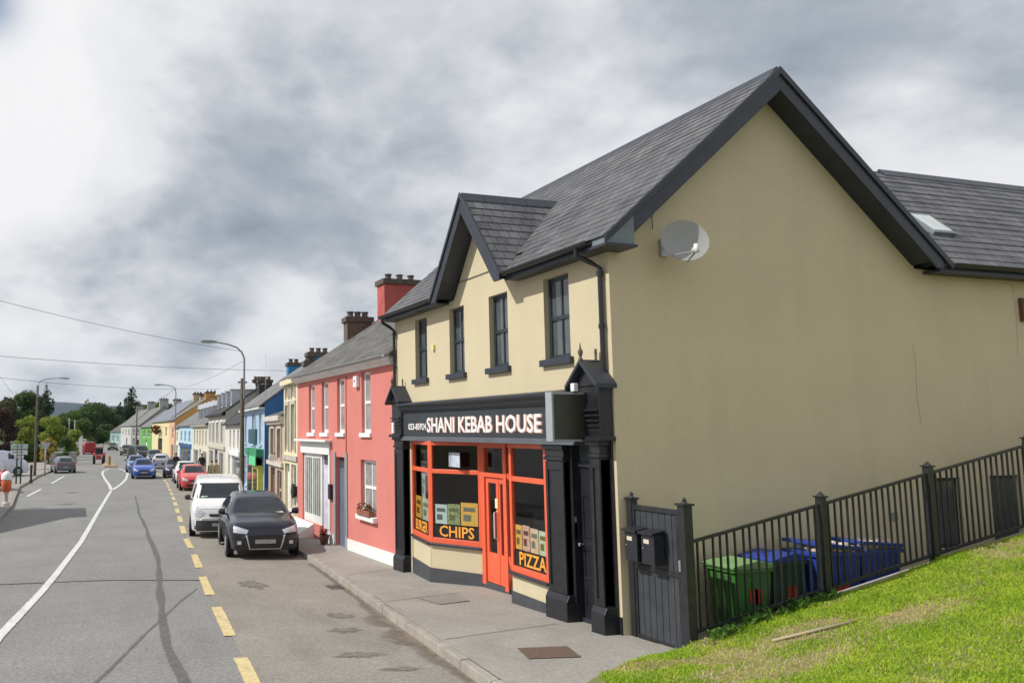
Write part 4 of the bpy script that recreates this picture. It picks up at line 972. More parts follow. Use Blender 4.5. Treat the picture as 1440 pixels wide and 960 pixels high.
ab = thing('alarm_box', 'small white alarm box high on the pink wall beside the right upper window', 'alarm box', (0, 9.86, 3.82)); MB().box(-.10,-.002,-.12,.12,-.14,.14).build('case', WHITE, ab, bevel=.015); MB().lathe([(.03,-.10),(.03,-.115),(.005,-.12)], (0,0,.02), 8, 'x').build('lamp', mat('blue_lamp', (.1,.2,.6), .3), ab)
MB().tube([(-.02,3.30,.3),(-.02,3.30,4.4)], .018, 6).build('downpipe', PINK, PH)

pt = [(FX_[i], FY[i][1]) for i in range(len(FY))]
CRY = mat('cream_yellow_render', (.68,.61,.42), .85, var=.08); TAUPE = mat('taupe_stucco', (.42,.32,.25), .85, var=.12, vs=3)
t, L, s = house('cream_townhouse', 'narrow pale yellow house with grey quoined top between pink house and taupe house', (.06,15.6), pt[1], 6, 4.85, 1.6, CRY, SLATEG,
    upper=[(.18,.40,2.45,3.95),(.62,.84,2.45,3.95),(.2,.42,4.2,4.62),(.62,.82,4.2,4.62)], lower=[(.1,.45,.55,2.0),(.58,.9,.0,2.0)], surround=GRANITE, eave=.12, trim=CRY)
MB().box(-.14,-.003,-.0,L,4.68,4.80).box(-.06,-.003,0,L,2.12,2.28).build('cornice', GRANITE, t)
window(t, .08, .1*L, .45*L, .55, 2.0, WHITE, GLASSD, WHITE, (1,1), .08); door(t, .58*L, .9*L, 2.0, WHITE)
MB().lathe([(.22,-.05),(.24,-.16),(.05,-.2)], (0,.02*L+.1,1.2), 8, 'x').build('wall_lamp', BLACKM, t)
chimney(t, 2.0, .12, .82, .5, 5.2, 6.75, mat('brown_chimney_stone', (.13,.095,.07), .9, var=.4, vs=8), 3); chimney(t, .9, L-.3, .45, .4, 4.7, 5.5, CHST, 2)
t, L, s = house('stucco_house', 'low taupe stucco house with ornate cornice beside the bright blue gable', pt[1], pt[2], 5.5, 3.65, .9, TAUPE, SLATE2,
    upper=[(.15,.36,2.15,3.2),(.6,.81,2.15,3.2)], lower=[(.12,.4,.3,1.7),(.55,.85,0,1.75)], surround=GRANITE, eave=.1, pane=GLASSD, fm=TAUPE)
MB().box(-.22,-.003,-.02,L+.02,3.48,3.66).box(-.12,-.003,0,L,3.36,3.48).box(-.10,-.003,0,L,1.85,2.0).build('cornice', mat('pale_cornice', (.55,.5,.45)), t)
window(t, .08, .12*L, .4*L, .3, 1.7, TAUPE, GLASSD, GRANITE, (1,1), .08); door(t, .55*L, .85*L, 1.75, mat('brown_door', (.16,.09,.06), .6))
hs = thing('hanging_sign', 'small round white sign on a bracket outside the taupe house', 'sign', (pt[1][0]+.25, 20.2, 1.2)); MB().lathe([(.02,-.03),(.13,-.03),(.13,.03),(.02,.03)], (-.2,0,.42), 16, 'y').build('disc', WHITE, hs); MB().tube([(0,0,.58),(-.24,0,.58)], .015, 6).build('bracket', BLACKM, hs)
BLUEF = mat('pale_blue_render', (.36,.47,.62), .85, var=.08); BLUED = mat('bright_blue_gable', (.05,.17,.40), .85, var=.2, vs=1)
t, L, s = house('blue_house', 'blue two-storey house with deep blue gable and large blue chimney', pt[3], pt[4], 5.2, 4.30, 1.9, BLUEF, SLATEG,
    upper=[(.12,.22,2.6,3.9),(.42,.54,2.6,3.9),(.80,.90,2.6,3.9)], lower=[(.10,.5,.0,2.0),(.62,.72,0,2.1),(.80,.93,.6,2.0)], gm=BLUED, sillm=BLUEF, trim=WHITE)
window(t, .08, .80*L, .93*L, .6, 2.0, WHITE, GLASSD, BLUEF, (0,1), .07); door(t, .62*L, .72*L, 2.1, GREYBLUE)
box('upper_sign', mat('dark_teal_sign', (.03,.10,.13), .5), t, -.08, -.003, .30*L, .64*L, 2.62, 3.25)
MB().box(-.32,-.003,.02*L,.55*L,2.12,2.42).box(-.20,-.003,.30*L,.55*L,-.4,2.12).build('green_shopfront', mat('green_shop_paint', (.04,.28,.13), .5), t)
MB().box(-.36,-.33,.02*L,.3*L,1.75,2.12).build('shop_sign', mat('mint_sign', (.12,.62,.30), .5), t)
MB().box(-.22,-.003,.04*L,.28*L,-.4,1.75).build('yellow_shopfront', mat('yellow_shop_paint', (.60,.55,.10), .5), t)
MB().box(-.235,-.222,.08*L,.24*L,.5,1.6).box(-.21,-.203,.33*L,.52*L,.4,1.9).build('shop_glass', GLASSD, t)
CHBL = mat('blue_chimney', (.03,.20,.42), .8)
chimney(t, 2.45, L-.45, .62, .6, 5.4, 6.55, CHBL, 2)
chimney(t, 2.35, .45, .95, .6, 5.2, 6.45, CHBL, 3)
# blue chimney on the return behind
t, L, s = house('white_shop_house', 'low white house with black slate roof and tall dark chimney beside the blue house', pt[4], pt[5], 4.6, 3.72, 1.75, mat('white_render', (.62,.61,.56), .85, var=.05), SLATEB,
    upper=[(.2,.29,2.3,3.3),(.42,.51,2.3,3.3),(.64,.73,2.3,3.3)], lower=[(.12,.55,.2,1.9),(.66,.8,0,2.0)], pane=GLASSW, sillm=WHITE)
window(t, .08, .12*L, .55*L, .2, 1.9, WHITE, GLASSD, WHITE, (3,0), .08); door(t, .66*L, .8*L, 2.0, WHITE)
MB().box(-.16,-.003,.08*L,.6*L,1.95,2.2).build('fascia', WHITE, t)
chimney(t, 2.3, L-.5, .8, .6, 4.9, 6.3, mat('black_chimney', (.04,.04,.042), .85), 3)
GREYC = mat('pale_grey_stucco', (.50,.48,.41), .85, var=.1, vs=3)
def dormers(t, L, s, H, us, w, h, m, depth=.5):
    for u in us:
        d = MB().box(depth, depth+1.2, u*L-w/2, u*L+w/2, H+depth*s-.15, H+depth*s+h)
        d.prism([(u*L-w/2-.12,H+depth*s+h),(u*L+w/2+.12,H+depth*s+h),(u*L,H+depth*s+h+.4)], 'x', depth-.12, depth+1.5)
        d = d.build('dormer', m, t); MB().box(depth-.015, depth-.003, u*L-w*.3, u*L+w*.3, H+depth*s+.1, H+depth*s+h-.08).build('pane', GLASSD, d)
t, L, s = house('dormer_house', 'tall pale grey ornate house with three white dormers in a black roof', pt[5], pt[6], 4.8, 4.5, 1.7, GREYC, SLATEB,
    upper=[(.12,.22,2.6,3.9),(.36,.46,2.6,3.9),(.6,.7,2.6,3.9),(.82,.9,2.6,3.9)], lower=[(.1,.3,.3,2.0),(.4,.56,0,2.1),(.66,.9,.3,2.0)], surround=WHITE, trim=mat('black_gutter', (.03,.03,.03)))
MB().box(-.1,-.003,0,L,2.2,2.4).build('string_course', GREYC, t)
window(t, .08, .1*L, .3*L, .3, 2.0, WHITE, GLASSD, WHITE, (1,0), .08); window(t, .08, .66*L, .9*L, .3, 2.0, WHITE, GLASSD, WHITE, (1,0), .08); door(t, .4*L, .56*L, 2.1, GREYBLUE)
dormers(t, L, s, 4.55, (.14,.38,.62,.86), .75, 1.0, mat('white_dormer', (.55,.57,.6)))
chimney(t, 2.4, 2.6, .7, .5, 5.7, 6.6, CHST, 3); chimney(t, 2.4, L-.6, .8, .5, 5.7, 6.75, CHST, 3)
t, L, s = house('long_cream_house', 'long cream house with grey roof and a row of tall white dormers', pt[6], pt[7], 5.2, 4.05, 1.8, mat('pale_cream_render', (.62,.58,.46), .85), SLATEG,
    upper=[(.08,.16,2.3,3.5),(.26,.34,2.3,3.5),(.44,.52,2.3,3.5),(.62,.7,2.3,3.5),(.8,.88,2.3,3.5)], lower=[(.08,.3,.3,1.9),(.4,.5,0,2.0),(.6,.9,.3,1.9)], pane=GLASSW, trim=GREYC)
window(t, .08, .08*L, .3*L, .3, 1.9, WHITE, GLASSD, WHITE, (2,0), .08); window(t, .08, .6*L, .9*L, .3, 1.9, WHITE, GLASSD, WHITE, (3,0), .08); door(t, .4*L, .5*L, 2.0, WHITE)
dormers(t, L, s, 4.05, (.1,.32,.54,.76,.95), .6, .95, mat('pale_dormer', (.5,.53,.57)))
t, L, s = house('light_blue_house', 'light blue house with large dark blue shopfront', pt[7], pt[8], 6, 4.1, 2.0, mat('light_blue_render', (.42,.60,.72), .85), SLATEG,
    upper=[(.15,.27,2.4,3.5),(.44,.56,2.4,3.5),(.74,.86,2.4,3.5)], lower=[(.1,.9,.0,2.2)], sillm=WHITE)
MB().box(.02,.1,.1*L,.9*L,-.5,2.2).box(-.1,-.003,.06*L,.94*L,1.95,2.3).build('shopfront', mat('dark_blue_shop_paint', (.03,.10,.25), .5), t)
MB().box(.005,.018,.15*L,.5*L,.4,1.85).box(.005,.018,.6*L,.85*L,.4,1.85).build('shop_glass', GLASSD, t)
t, L, s = house('ivory_house', 'narrow ivory house between light blue house and salmon house', pt[8], pt[9], 6, 4.0, 2.0, mat('ivory_render', (.66,.64,.52), .85), SLATEG, upper=[(.3,.6,2.4,3.5)], lower=[(.3,.6,0,2.0)])
door(t, .3*L, .6*L, 2.0, GREYBLUE)
t, L, s = house('salmon_house', 'salmon house showing a tall orange gable and chimneys above its neighbours', pt[9], pt[10], 8.4, 4.9, 2.7, mat('salmon_render', (.70,.42,.26), .85), SLATEG,
    upper=[(.25,.5,2.7,3.9)], lower=[(.2,.6,.3,2.0)], gm=mat('orange_gable', (.62,.33,.10), .85, var=.1))
window(t, .08, .2*L, .6*L, .3, 2.0, WHITE, GLASSD, WHITE, (1,0), .08)
chimney(t, 4.2, .9, 1.4, .8, 7.0, 8.1, mat('orange_chimney', (.6,.3,.07)), 3); chimney(t, 4.2, L-.9, 1.2, .8, 7.0, 8.0, mat('pale_orange_chimney', (.55,.4,.25)), 3)
t, L, s = house('yellow_house', 'pale yellow house with dark doorway under red hanging flowers', pt[10], pt[11], 7.2, 4.95, 2.7, mat('yellow_render', (.72,.63,.36), .85), mat('blue_grey_roof', (.17,.185,.22), .8, var=.15, vs=1),
    upper=[(.12,.2,2.9,4.1),(.70,.78,2.9,4.1)], lower=[(.35,.6,.0,2.6)])
door(t, .35*L, .6*L, 2.6, mat('dark_door', (.03,.025,.025), .5))
fw_ = thing('hanging_basket', 'red hanging flowers above the dark door of the yellow house', 'hanging basket', (pt[10][0]*.52+pt[11][0]*.48-.5, 103, 2.4)); MB().lathe([(.05,-.3),(.35,0),(.4,.1)], (0,0,0), 8).build('basket', PLASB, fw_); flowers(fw_, [(-.5,.4,-2.5,2.5,-.1,.9)], [LEAFG, REDF], .22, n=40)
chimney(t, 3.6, .8, 1.2, .8, 7.1, 8.3, mat('sandy_chimney', (.5,.4,.25)), 3); chimney(t, 3.6, L-.8, 1.2, .8, 7.1, 8.3, mat('pale_grey_chimney', (.45,.45,.45)), 3)
t, L, s = house('green_house', 'bright green fronted house beyond the yellow house', pt[11], pt[12], 8, 4.3, 2.8, mat('green_render', (.13,.36,.08), .85), SLATEG, upper=[(.2,.32,2.6,3.7),(.6,.72,2.6,3.7)], lower=[(.4,.55,0,2.1)], sillm=WHITE)
door(t, .4*L, .55*L, 2.1, WHITE)
t, L, s = house('grey_house', 'grey house with dark windows beyond the green house', pt[12], pt[13], 8, 4.7, 3.2, mat('mid_grey_render', (.26,.27,.26), .85), SLATEG, upper=[(.15,.3,2.6,3.9),(.6,.75,2.6,3.9)], lower=[(.15,.35,.3,2.0),(.55,.75,0,2.1)], sillm=WHITE)
door(t, .55*L, .75*L, 2.1, GREYBLUE); chimney(t, 4, .8, 1.5, .9, 7.4, 9.2, mat('pale_stack', (.4,.4,.38)), 3)
t, L, s = house('white_house', 'long pale white house with grey roof near the end of the row', pt[13], pt[14], 8, 4.7, 3.4, mat('grey_white_render', (.50,.51,.48), .85), SLATEG, upper=[(.12,.22,2.6,3.9),(.4,.5,2.6,3.9),(.7,.8,2.6,3.9)], lower=[(.3,.42,0,2.1)], sillm=WHITE)
door(t, .3*L, .42*L, 2.1, GREYBLUE); chimney(t, 4, .8, 1.5, .9, 7.4, 9.3, mat('pale_stack', (.4,.4,.38)), 3); chimney(t, 4, L-.8, 1.5, .9, 7.4, 9.3, mat('pale_stack', (.4,.4,.38)), 3)
t, L, s = house('teal_house', 'small pale teal house at the far end of the row', pt[14], pt[15], 7, 3.3, 2.4, mat('teal_render', (.25,.38,.38), .85), SLATE2, upper=[(.2,.3,.9,2.3),(.65,.75,.9,2.3)], lower=[(.42,.52,0,2.2)], sillm=WHITE)
door(t, .42*L, .52*L, 2.2, WHITE)
# unseen house shape added off the left edge to cast the road shadow
t, L, s = house('shadow_house', 'unseen white gabled house shape added at the left to cast the road shadow', (-11.2,28.8), (-11.2,24.6), 6, 4.7, 1.9, WHITE, SLATE2, upper=[(.2,.32,2.6,3.8),(.65,.77,2.6,3.8)], lower=[(.42,.55,0,2.1)])
MB().prism([(4.21,-.5),(11.5,-.5),(11.5,1.4),(4.21,4.6)], 'x', .25, 4.5).build('shadow_wedge', WHITE, t)  # unseen wedge shaped to slant the edge of the road shadow
# white gate pillars and low wall on the far left side
pl_ = thing('boundary_wall', 'low pale wall behind the grey car on the left', 'wall', (-9.3,88,base(88))); MB().box(0,3.4,-.15,.15,-.3,1.15).build('wall', CONC, pl_); MB().box(-.02,3.45,-.2,.2,1.15,1.22).build('coping', WHITE, pl_)
for i, px in enumerate((108.5,113.5)):
    g = thing('gate_pillar', ['white gate pillar left of the red van, left of the pair','white gate pillar left of the red van, right of the pair'][i], 'pillar', (X(px,118),118,base(118)), 0, 'white gate pillars'); MB().box(-.3,.3,-.3,.3,-.3,2.6).build('shaft', WHITE, g, bevel=.02); MB().prism([(-.36,-.36),(.36,-.36),(.36,.36),(-.36,.36)], 'z', 2.6, 2.72).lathe([(.3,2.72),(.02,3.0)], (0,0,0), 4).build('cap', WHITE, g)

# ------------------------------------------------------------------ vehicles
def cr(keys, x):
    xs = [k[0] for k in keys]
    if x <= xs[0]: return keys[0][1:]
    if x >= xs[-1]: return keys[-1][1:]
    for i in range(len(xs)-1):
        if xs[i] <= x <= xs[i+1]:
            a = keys[max(i-1,0)]; b = keys[i]; c = keys[i+1]; d = keys[min(i+2,len(xs)-1)]; t = (x-b[0])/(c[0]-b[0]); out = []
            for j in range(1, len(b)):
                m0 = (c[j]-a[j])/max(1e-6,(c[0]-a[0]))*(c[0]-b[0]); m1 = (d[j]-b[j])/max(1e-6,(d[0]-b[0]))*(c[0]-b[0])
                if (c[j]-b[j])*(b[j]-a[j]) <= 0: m0 = 0
                if (d[j]-c[j])*(c[j]-b[j]) <= 0: m1 = 0
                out.append((2*t**3-3*t*t+1)*b[j]+(t**3-2*t*t+t)*m0+(-2*t**3+3*t*t)*c[j]+(t**3-t*t)*m1)
            return out
# station: x (front = 0, backwards positive), bottom z, belt z, half width at belt, roof z, half width of roof
SHAPES = {
 'suv': dict(st=[(0,.42,.62,.55,.66,.5),(.05,.28,.78,.74,.83,.62),(.18,.24,.90,.82,.97,.66),(.5,.23,.96,.88,1.04,.70),(1.0,.24,1.0,.895,1.10,.72),(1.22,.24,1.02,.90,1.15,.72),(1.75,.24,1.04,.90,1.48,.66),(2.2,.24,1.05,.90,1.60,.62),(3.0,.25,1.07,.90,1.61,.61),(3.7,.26,1.09,.89,1.55,.60),(4.05,.28,1.10,.86,1.30,.62),(4.22,.32,1.05,.80,1.12,.62),(4.30,.42,.9,.7,.95,.55)], L=4.30, wh=.34, ax=(.85,3.5)),
 'van': dict(st=[(0,.38,.66,.62,.70,.55),(.06,.24,.90,.80,.96,.66),(.25,.22,1.08,.87,1.17,.72),(.62,.22,1.18,.92,1.32,.76),(.72,.22,1.19,.92,1.36,.76),(1.25,.22,1.22,.93,1.80,.72),(1.55,.23,1.24,.94,1.93,.74),(2.4,.24,1.25,.94,1.97,.76),(4.4,.25,1.25,.94,1.96,.76),(4.72,.26,1.2,.92,1.93,.74),(4.78,.3,1.1,.9,1.88,.72)], L=4.78, wh=.33, ax=(.95,3.95)),
 'hatch': dict(st=[(0,.36,.55,.5,.6,.45),(.05,.24,.68,.70,.72,.58),(.2,.2,.78,.80,.84,.62),(.7,.2,.88,.85,.96,.66),(.98,.2,.92,.86,1.03,.68),(1.55,.2,.95,.86,1.34,.60),(1.95,.2,.96,.86,1.45,.57),(2.8,.21,.98,.86,1.45,.56),(3.4,.22,.99,.85,1.36,.55),(3.75,.24,.99,.82,1.15,.56),(3.92,.28,.93,.78,1.0,.56),(3.98,.36,.8,.7,.85,.5)], L=3.98, wh=.31, ax=(.75,3.25)),
}
def loft(kind, N=54):
    S = SHAPES[kind]; st = S['st']; v = []; f = []; Lc = S['L']
    xs = sorted(set([Lc*(.5-.5*math.cos(pi*i/N)) for i in range(N+1)]))
    rings = []
    for x in xs:
        b, h, w, r, rw = cr(st, x)
        P = [(w*.90,b-.0),(w*.975,b+.05),(w*1.0,b+(h-b)*.35),(w*1.02,b+(h-b)*.6),(w*1.0,b+(h-b)*.84),(w*.965,h),(w*.965+(rw-w*.965)*.08,h+(r-h)*.12),(w*.965+(rw-w*.965)*.55,h+(r-h)*.55),(rw*1.0,h+(r-h)*.86),(rw*.90,h+(r-h)*.97),(rw*.6,r+.0),(rw*.3,r+.012),(0,r+.016)]
        rings.append([(x, y, z) for y, z in P]+[(x, -y, z) for y, z in reversed(P[:-1])])
    n = len(rings[0]); v = [p for rg in rings for p in rg]
    for i in range(len(rings)-1):
        for j in range(n): a, b = i*n+j, i*n+(j+1) % n; f.append((a, b, b+n, a+n))
    f.append(tuple(reversed(range(n)))); f.append(tuple((len(rings)-1)*n+j for j in range(n)))
    return v, f, S
def car(kind, label, x, y, heading, paint, cat='car', group=None, z=None, detail=2, name='parked_car', s=1.0, zs=1.0):
    """heading: world angle the front points to (0 = towards the camera, -y)"""
    t = thing(name, label, cat, (x, y, roadz(x, y)+.01 if z is None else z), 0, group)
    t.rotation_euler = (0, 0, heading); t.scale = (s, s, s*zs)
    v, f, S = loft(kind)
    # map: length runs along +y local (front at y=0 faces -y)
    V = [(p[1], p[0], p[2]) for p in v]
    mb = MB(); mb.v = V; mb.f = [tuple(reversed(q)) for q in f]; mb.sm = [True]*len(f)
    body = mb.build('body', paint, t)
    bv = BVHTree.FromPolygons([Vector(p) for p in V], mb.f)
    def proj(pts4, d, off, nu=8, nv=5):
        """quad given by four (a,b) corners cast along direction d onto the body"""
        m = MB(); g = []
        for i in range(nu+1):
            row = []
            for j in range(nv+1):
                u, w = i/nu, j/nv
                A = [pts4[0][k]*(1-u)+pts4[1][k]*u for k in (0,1)]; B = [pts4[3][k]*(1-u)+pts4[2][k]*u for k in (0,1)]
                a, b = A[0]*(1-w)+B[0]*w, A[1]*(1-w)+B[1]*w
                if d == 'f': o, dr = Vector((a,-2,b)), Vector((0,1,0))
                elif d == 'r': o, dr = Vector((a,S['L']+2,b)), Vector((0,-1,0))
                elif d == 'l': o, dr = Vector((-3,a,b)), Vector((1,0,0))
                else: o, dr = Vector((3,a,b)), Vector((-1,0,0))
                h = bv.ray_cast(o, dr)
                if h[0] is None: row.append(None); continue
                row.append(h[0]-dr*off)
            g.append(row)
        for i in range(nu):
            for j in range(nv):
                q = (g[i][j], g[i+1][j], g[i+1][j+1], g[i][j+1])
                if all(p is not None for p in q): m.face(q, True)
        me = m.mesh('x'); bm = bmesh.new(); bm.from_mesh(me); bmesh.ops.remove_doubles(bm, verts=bm.verts, dist=.0005)
        mm = MB(); bm.verts.index_update(); mm.v = [tuple(q.co) for q in bm.verts]; mm.f = [tuple(w.index for w in fc.verts) for fc in bm.faces]; mm.sm = [True]*len(mm.f)
        # thickness
        bm.free(); bpy.data.meshes.remove(me); return mm
    def piece(name, m, quads, d, off=.006, par=None, nu=8, nv=5):
        M = MB()
        for q in quads:
            k = proj(q, d, off, nu, nv); o = len(M.v); M.v += k.v; M.f += [tuple(i+o for i in ff) for ff in k.f]; M.sm += k.sm
        return M.build(name, m, par or t)
    if kind == 'suv':
        piece('windshield', CARGLASS, [[(-.70,1.10),(.70,1.10),(.55,1.54),(-.55,1.54)]], 'f', nu=14, nv=10)
        for sgn in (-1, 1): piece('headlight', LAMPG, [[(sgn*.80,.74),(sgn*.47,.70),(sgn*.42,.80),(sgn*.78,.92)]], 'f', .01)
        fr = piece('grille', PLASB, [[(-.36,.30),(.36,.30),(.46,.66),(-.46,.66)]], 'f', .010, nu=10)
        piece('grille_trim', CHROME, [[(-.40,.27),(.40,.27),(.38,.30),(-.38,.30)],[(-.40,.27),(-.37,.28),(-.46,.67),(-.50,.67)],[(.37,.28),(.40,.27),(.50,.67),(.46,.67)]], 'f', .016, fr)
        piece('number_plate', PLATE, [[(-.26,.44),(.26,.44),(.26,.55),(-.26,.55)]], 'f', .028)
        for sgn in (-1, 1): piece('fog_light', LAMPG, [[(sgn*.70,.42),(sgn*.60,.42),(sgn*.60,.51),(sgn*.70,.51)]], 'f', .014)
        piece('lower_bumper', PLASB, [[(-.72,.25),(.72,.25),(.78,.34),(-.78,.34)],[(-.80,.38),(-.56,.38),(-.56,.56),(-.80,.56)],[(.56,.38),(.80,.38),(.80,.56),(.56,.56)]], 'f', .007)
        sw = [[(1.55,1.12),(2.55,1.13),(2.5,1.50),(2.0,1.50)],[(2.62,1.13),(3.75,1.16),(3.45,1.46),(2.6,1.50)]]
        piece('rear_window', CARGLASS, [[(-.58,1.18),(.58,1.18),(.5,1.45),(-.5,1.45)]], 'r')
        for sgn in (-1, 1): piece('tail_light', REDL, [[(sgn*.80,.95),(sgn*.55,.95),(sgn*.55,1.08),(sgn*.78,1.08)]], 'r', .008)
        my, mz, mw = 1.50, 1.10, .90
        piece('tax_disc', mat('pale_disc', (.6,.62,.6), .5), [[(.42,1.14),(.62,1.14),(.62,1.17),(.44,1.17)]], 'f', .012)
    elif kind == 'van':
        piece('windshield', CARGLASS, [[(-.76,1.33),(.76,1.33),(.64,1.82),(-.64,1.82)]], 'f', nu=14, nv=10)
        for sgn in (-1, 1): piece('headlight', LAMPG, [[(sgn*.86,.80),(sgn*.62,.74),(sgn*.50,.90),(sgn*.74,1.12)]], 'f', .01)
        piece('grille', PLASB, [[(-.34,.74),(.34,.74),(.36,.84),(-.36,.84)]], 'f', .010)
        piece('lower_bumper', mat('grey_bumper_plastic', (.05,.052,.055), .6), [[(-.80,.26),(.80,.26),(.86,.62),(-.86,.62)]], 'f', .02, nu=12)
        piece('number_plate', PLATE, [[(-.26,.42),(.26,.42),(.26,.53),(-.26,.53)]], 'f', .03)
        sw = [[(1.0,1.30),(1.75,1.32),(1.7,1.78),(1.38,1.78)]]
        for sgn in (-1, 1): piece('tail_light', REDL, [[(sgn*.88,.9),(sgn*.78,.9),(sgn*.78,1.4),(sgn*.88,1.4)]], 'r', .01)
        piece('tax_disc', mat('pale_green_disc', (.4,.6,.4), .5), [[(-.62,1.36),(-.40,1.36),(-.40,1.40),(-.60,1.40)]], 'f', .012)
        my, mz, mw = 1.0, 1.28, .95
    else:
        piece('windshield', CARGLASS, [[(-.66,1.02),(.66,1.02),(.52,1.39),(-.52,1.39)]], 'f', nu=12, nv=8)
        for sgn in (-1, 1): piece('headlight', LAMPG, [[(sgn*.76,.60),(sgn*.46,.57),(sgn*.44,.68),(sgn*.74,.80)]], 'f', .01)
        piece('grille', PLASB, [[(-.34,.54),(.34,.54),(.36,.64),(-.36,.64)],[(-.5,.26),(.5,.26),(.54,.40),(-.54,.40)]], 'f', .010)
        piece('number_plate', PLATE, [[(-.24,.42),(.24,.42),(.24,.52),(-.24,.52)]], 'f', .02)
        sw = [[(1.35,1.0),(2.15,1.0),(2.12,1.37),(1.72,1.37)],[(2.22,1.0),(3.3,1.02),(3.05,1.32),(2.2,1.37)]]
        piece('rear_window', CARGLASS, [[(-.55,1.05),(.55,1.05),(.46,1.30),(-.46,1.30)]], 'r')
        for sgn in (-1, 1): piece('tail_light', REDL, [[(sgn*.76,.72),(sgn*.55,.72),(sgn*.55,.94),(sgn*.74,.94)]], 'r', .008)
        piece('rear_plate', PLATE, [[(-.24,.5),(.24,.5),(.24,.6),(-.24,.6)]], 'r', .02)
        my, mz, mw = 1.28, 1.0, .86
    for side, d in (('l','l'),('r','r2')): piece('side_window', CARGLASS, sw, d, .006)
    GAP = mat('panel_gap', (.006,.006,.006), .8)
    if kind in ('suv', 'van'):
        z0, z1 = (.97, 1.0) if kind == 'suv' else (1.12, 1.15)
        hw = .70 if kind == 'suv' else .66
        zz_ = .86 if kind == 'suv' else 1.0
        piece('bonnet_gap', GAP, [[(-hw,zz_),(hw,zz_),(hw,zz_+.009),(-hw,zz_+.009)]], 'f', .003, nu=14, nv=1)
        L0, L1, L2 = (1.30, 2.58, 3.5) if kind == 'suv' else (.98, 1.95, 3.2)
        for d in ('l', 'r2'): piece('door_gap', GAP, [[(q, .34), (q+.010, .34), (q+.010, 1.0), (q, 1.0)] for q in (L0, L1, L2)]+[[(L0,.34),(L2,.34),(L2,.348),(L0,.348)]], d, .003, nu=10, nv=8)
        piece('wiper', PLASB, [[(-.5,z1+.13 if kind == 'suv' else 1.36),(.0,z1+.15 if kind == 'suv' else 1.37),(.0,z1+.17 if kind == 'suv' else 1.385),(-.5,z1+.145 if kind == 'suv' else 1.375)],[(.05,z1+.13 if kind == 'suv' else 1.36),(.52,z1+.15 if kind == 'suv' else 1.37),(.52,z1+.165 if kind == 'suv' else 1.385),(.05,z1+.145 if kind == 'suv' else 1.375)]], 'f', .014, nv=1)
    for sgn in (-1, 1):
        mm = MB(); mm.lathe([(.02,-.10),(.085,-.06),(.10,.03),(.085,.08),(.02,.09)], (sgn*(mw+.09), my, mz+.06), 10, 'x'); mm.tube([(sgn*(mw-.06),my,mz-.02),(sgn*(mw+.05),my,mz+.02)], .03, 6)
        for i, p in enumerate(mm.v): pass
        mm.build('mirror', PLASB if paint.name.startswith('car_white') else paint, t)
    for ay in S['ax']:
        for sgn in (-1, 1):
            w = S['wh']; X0 = sgn*({'suv':.905,'van':.945,'hatch':.868}[kind])
            MB().lathe([(w+.06,-.02),(w+.065,.0),(w+.06,.012)], (X0, ay, w), 26, 'x').build('wheel_arch', PLASB, t)
            k = MB().lathe([(w*.62,-.1),(w*.95,-.1),(w,-.07),(w,.07),(w*.95,.1),(w*.62,.1)], (X0-sgn*.075, ay, w), 26, 'x').build('wheel', RUBBER, t)
            MB().lathe([(.03,-.0),(w*.3,.01),(w*.62,.0),(w*.64,.02)] if sgn > 0 else [(.03,0),(w*.3,-.01),(w*.62,0),(w*.64,-.02)], (X0-sgn*.075+sgn*.09, ay, w), 20, 'x').build('rim', STEEL, k)
    return t
def paint(n, c, coat=.6): return mat('car_'+n, c, .32, var=.06, coat=coat)
car('suv', 'dark navy-black compact SUV parked facing the camera by the kerb', -2.2, 10.5, R(-6.5), paint('dark_navy', (.005,.006,.020), .55), 'car', s=.98, zs=.91)
car('van', 'white panel van parked behind the dark SUV', -2.42, 15.4, R(-8.5), paint('white', (.74,.75,.75)), 'van', name='delivery_van', s=.96, zs=.90)
G = 'cars parked along the right kerb'
car('hatch', 'red hatchback parked just behind the white van', .30, 38.5, R(-4), paint('red', (.62,.06,.06)), group=G)
car('hatch', 'white hatchback parked behind the red hatchback', 1.0, 46.5, R(-4), paint('white_two', (.7,.7,.7)), group=G)
car('hatch', 'dark plum car parked behind the white hatchback', 1.15, 54.5, R(-5), paint('plum', (.05,.04,.08)), group=G)
car('hatch', 'silver hatchback seen from behind outside the ivory and salmon houses', 2.4, 75.5, R(172), paint('silver', (.5,.5,.56)), group=G)
car('suv', 'dark blue-grey car parked beyond the silver hatchback', 2.35, 83, R(-8), paint('steel_blue', (.05,.07,.10)), group=G)
car('van', 'long black van parked in front of the yellow house', 2.0, 92, R(8), paint('black', (.012,.012,.014)), 'van', group=G)
car('suv', 'silver-fronted dark car parked beyond the black van', 1.75, 104, R(-6), paint('grey_pink', (.25,.2,.2)), group=G)
car('suv', 'dark green car parked outside the green house', 1.6, 117, R(-6), paint('deep_green', (.02,.03,.025)), group=G)
car('hatch', 'small dark car parked in front of the long white house', 1.2, 150, R(-6), paint('near_black', (.02,.015,.015)), group=G)
car('hatch', 'bright blue hatchback driving towards the camera in the right lane', -1.35, 53.3, R(-3), paint('bright_blue', (.03,.09,.42)), name='moving_car')
car('hatch', 'pale blue car following close behind the bright blue hatchback', -1.1, 63.5, R(-3), paint('pale_blue', (.12,.18,.33)), name='moving_car')
car('hatch', 'dark red car far up the left lane beyond the tractor', -2.6, 165, R(184), paint('dark_red', (.2,.02,.03)), name='moving_car')
car('hatch', 'pale grey-green car far up the road, left of its row', -3.9, 150, R(186), paint('grey_green', (.3,.36,.34)), name='moving_car')
car('van', 'pale van far up the road near the trees', -4.4, 172, R(186), paint('pale_van', (.5,.52,.55)), 'van', name='moving_van')
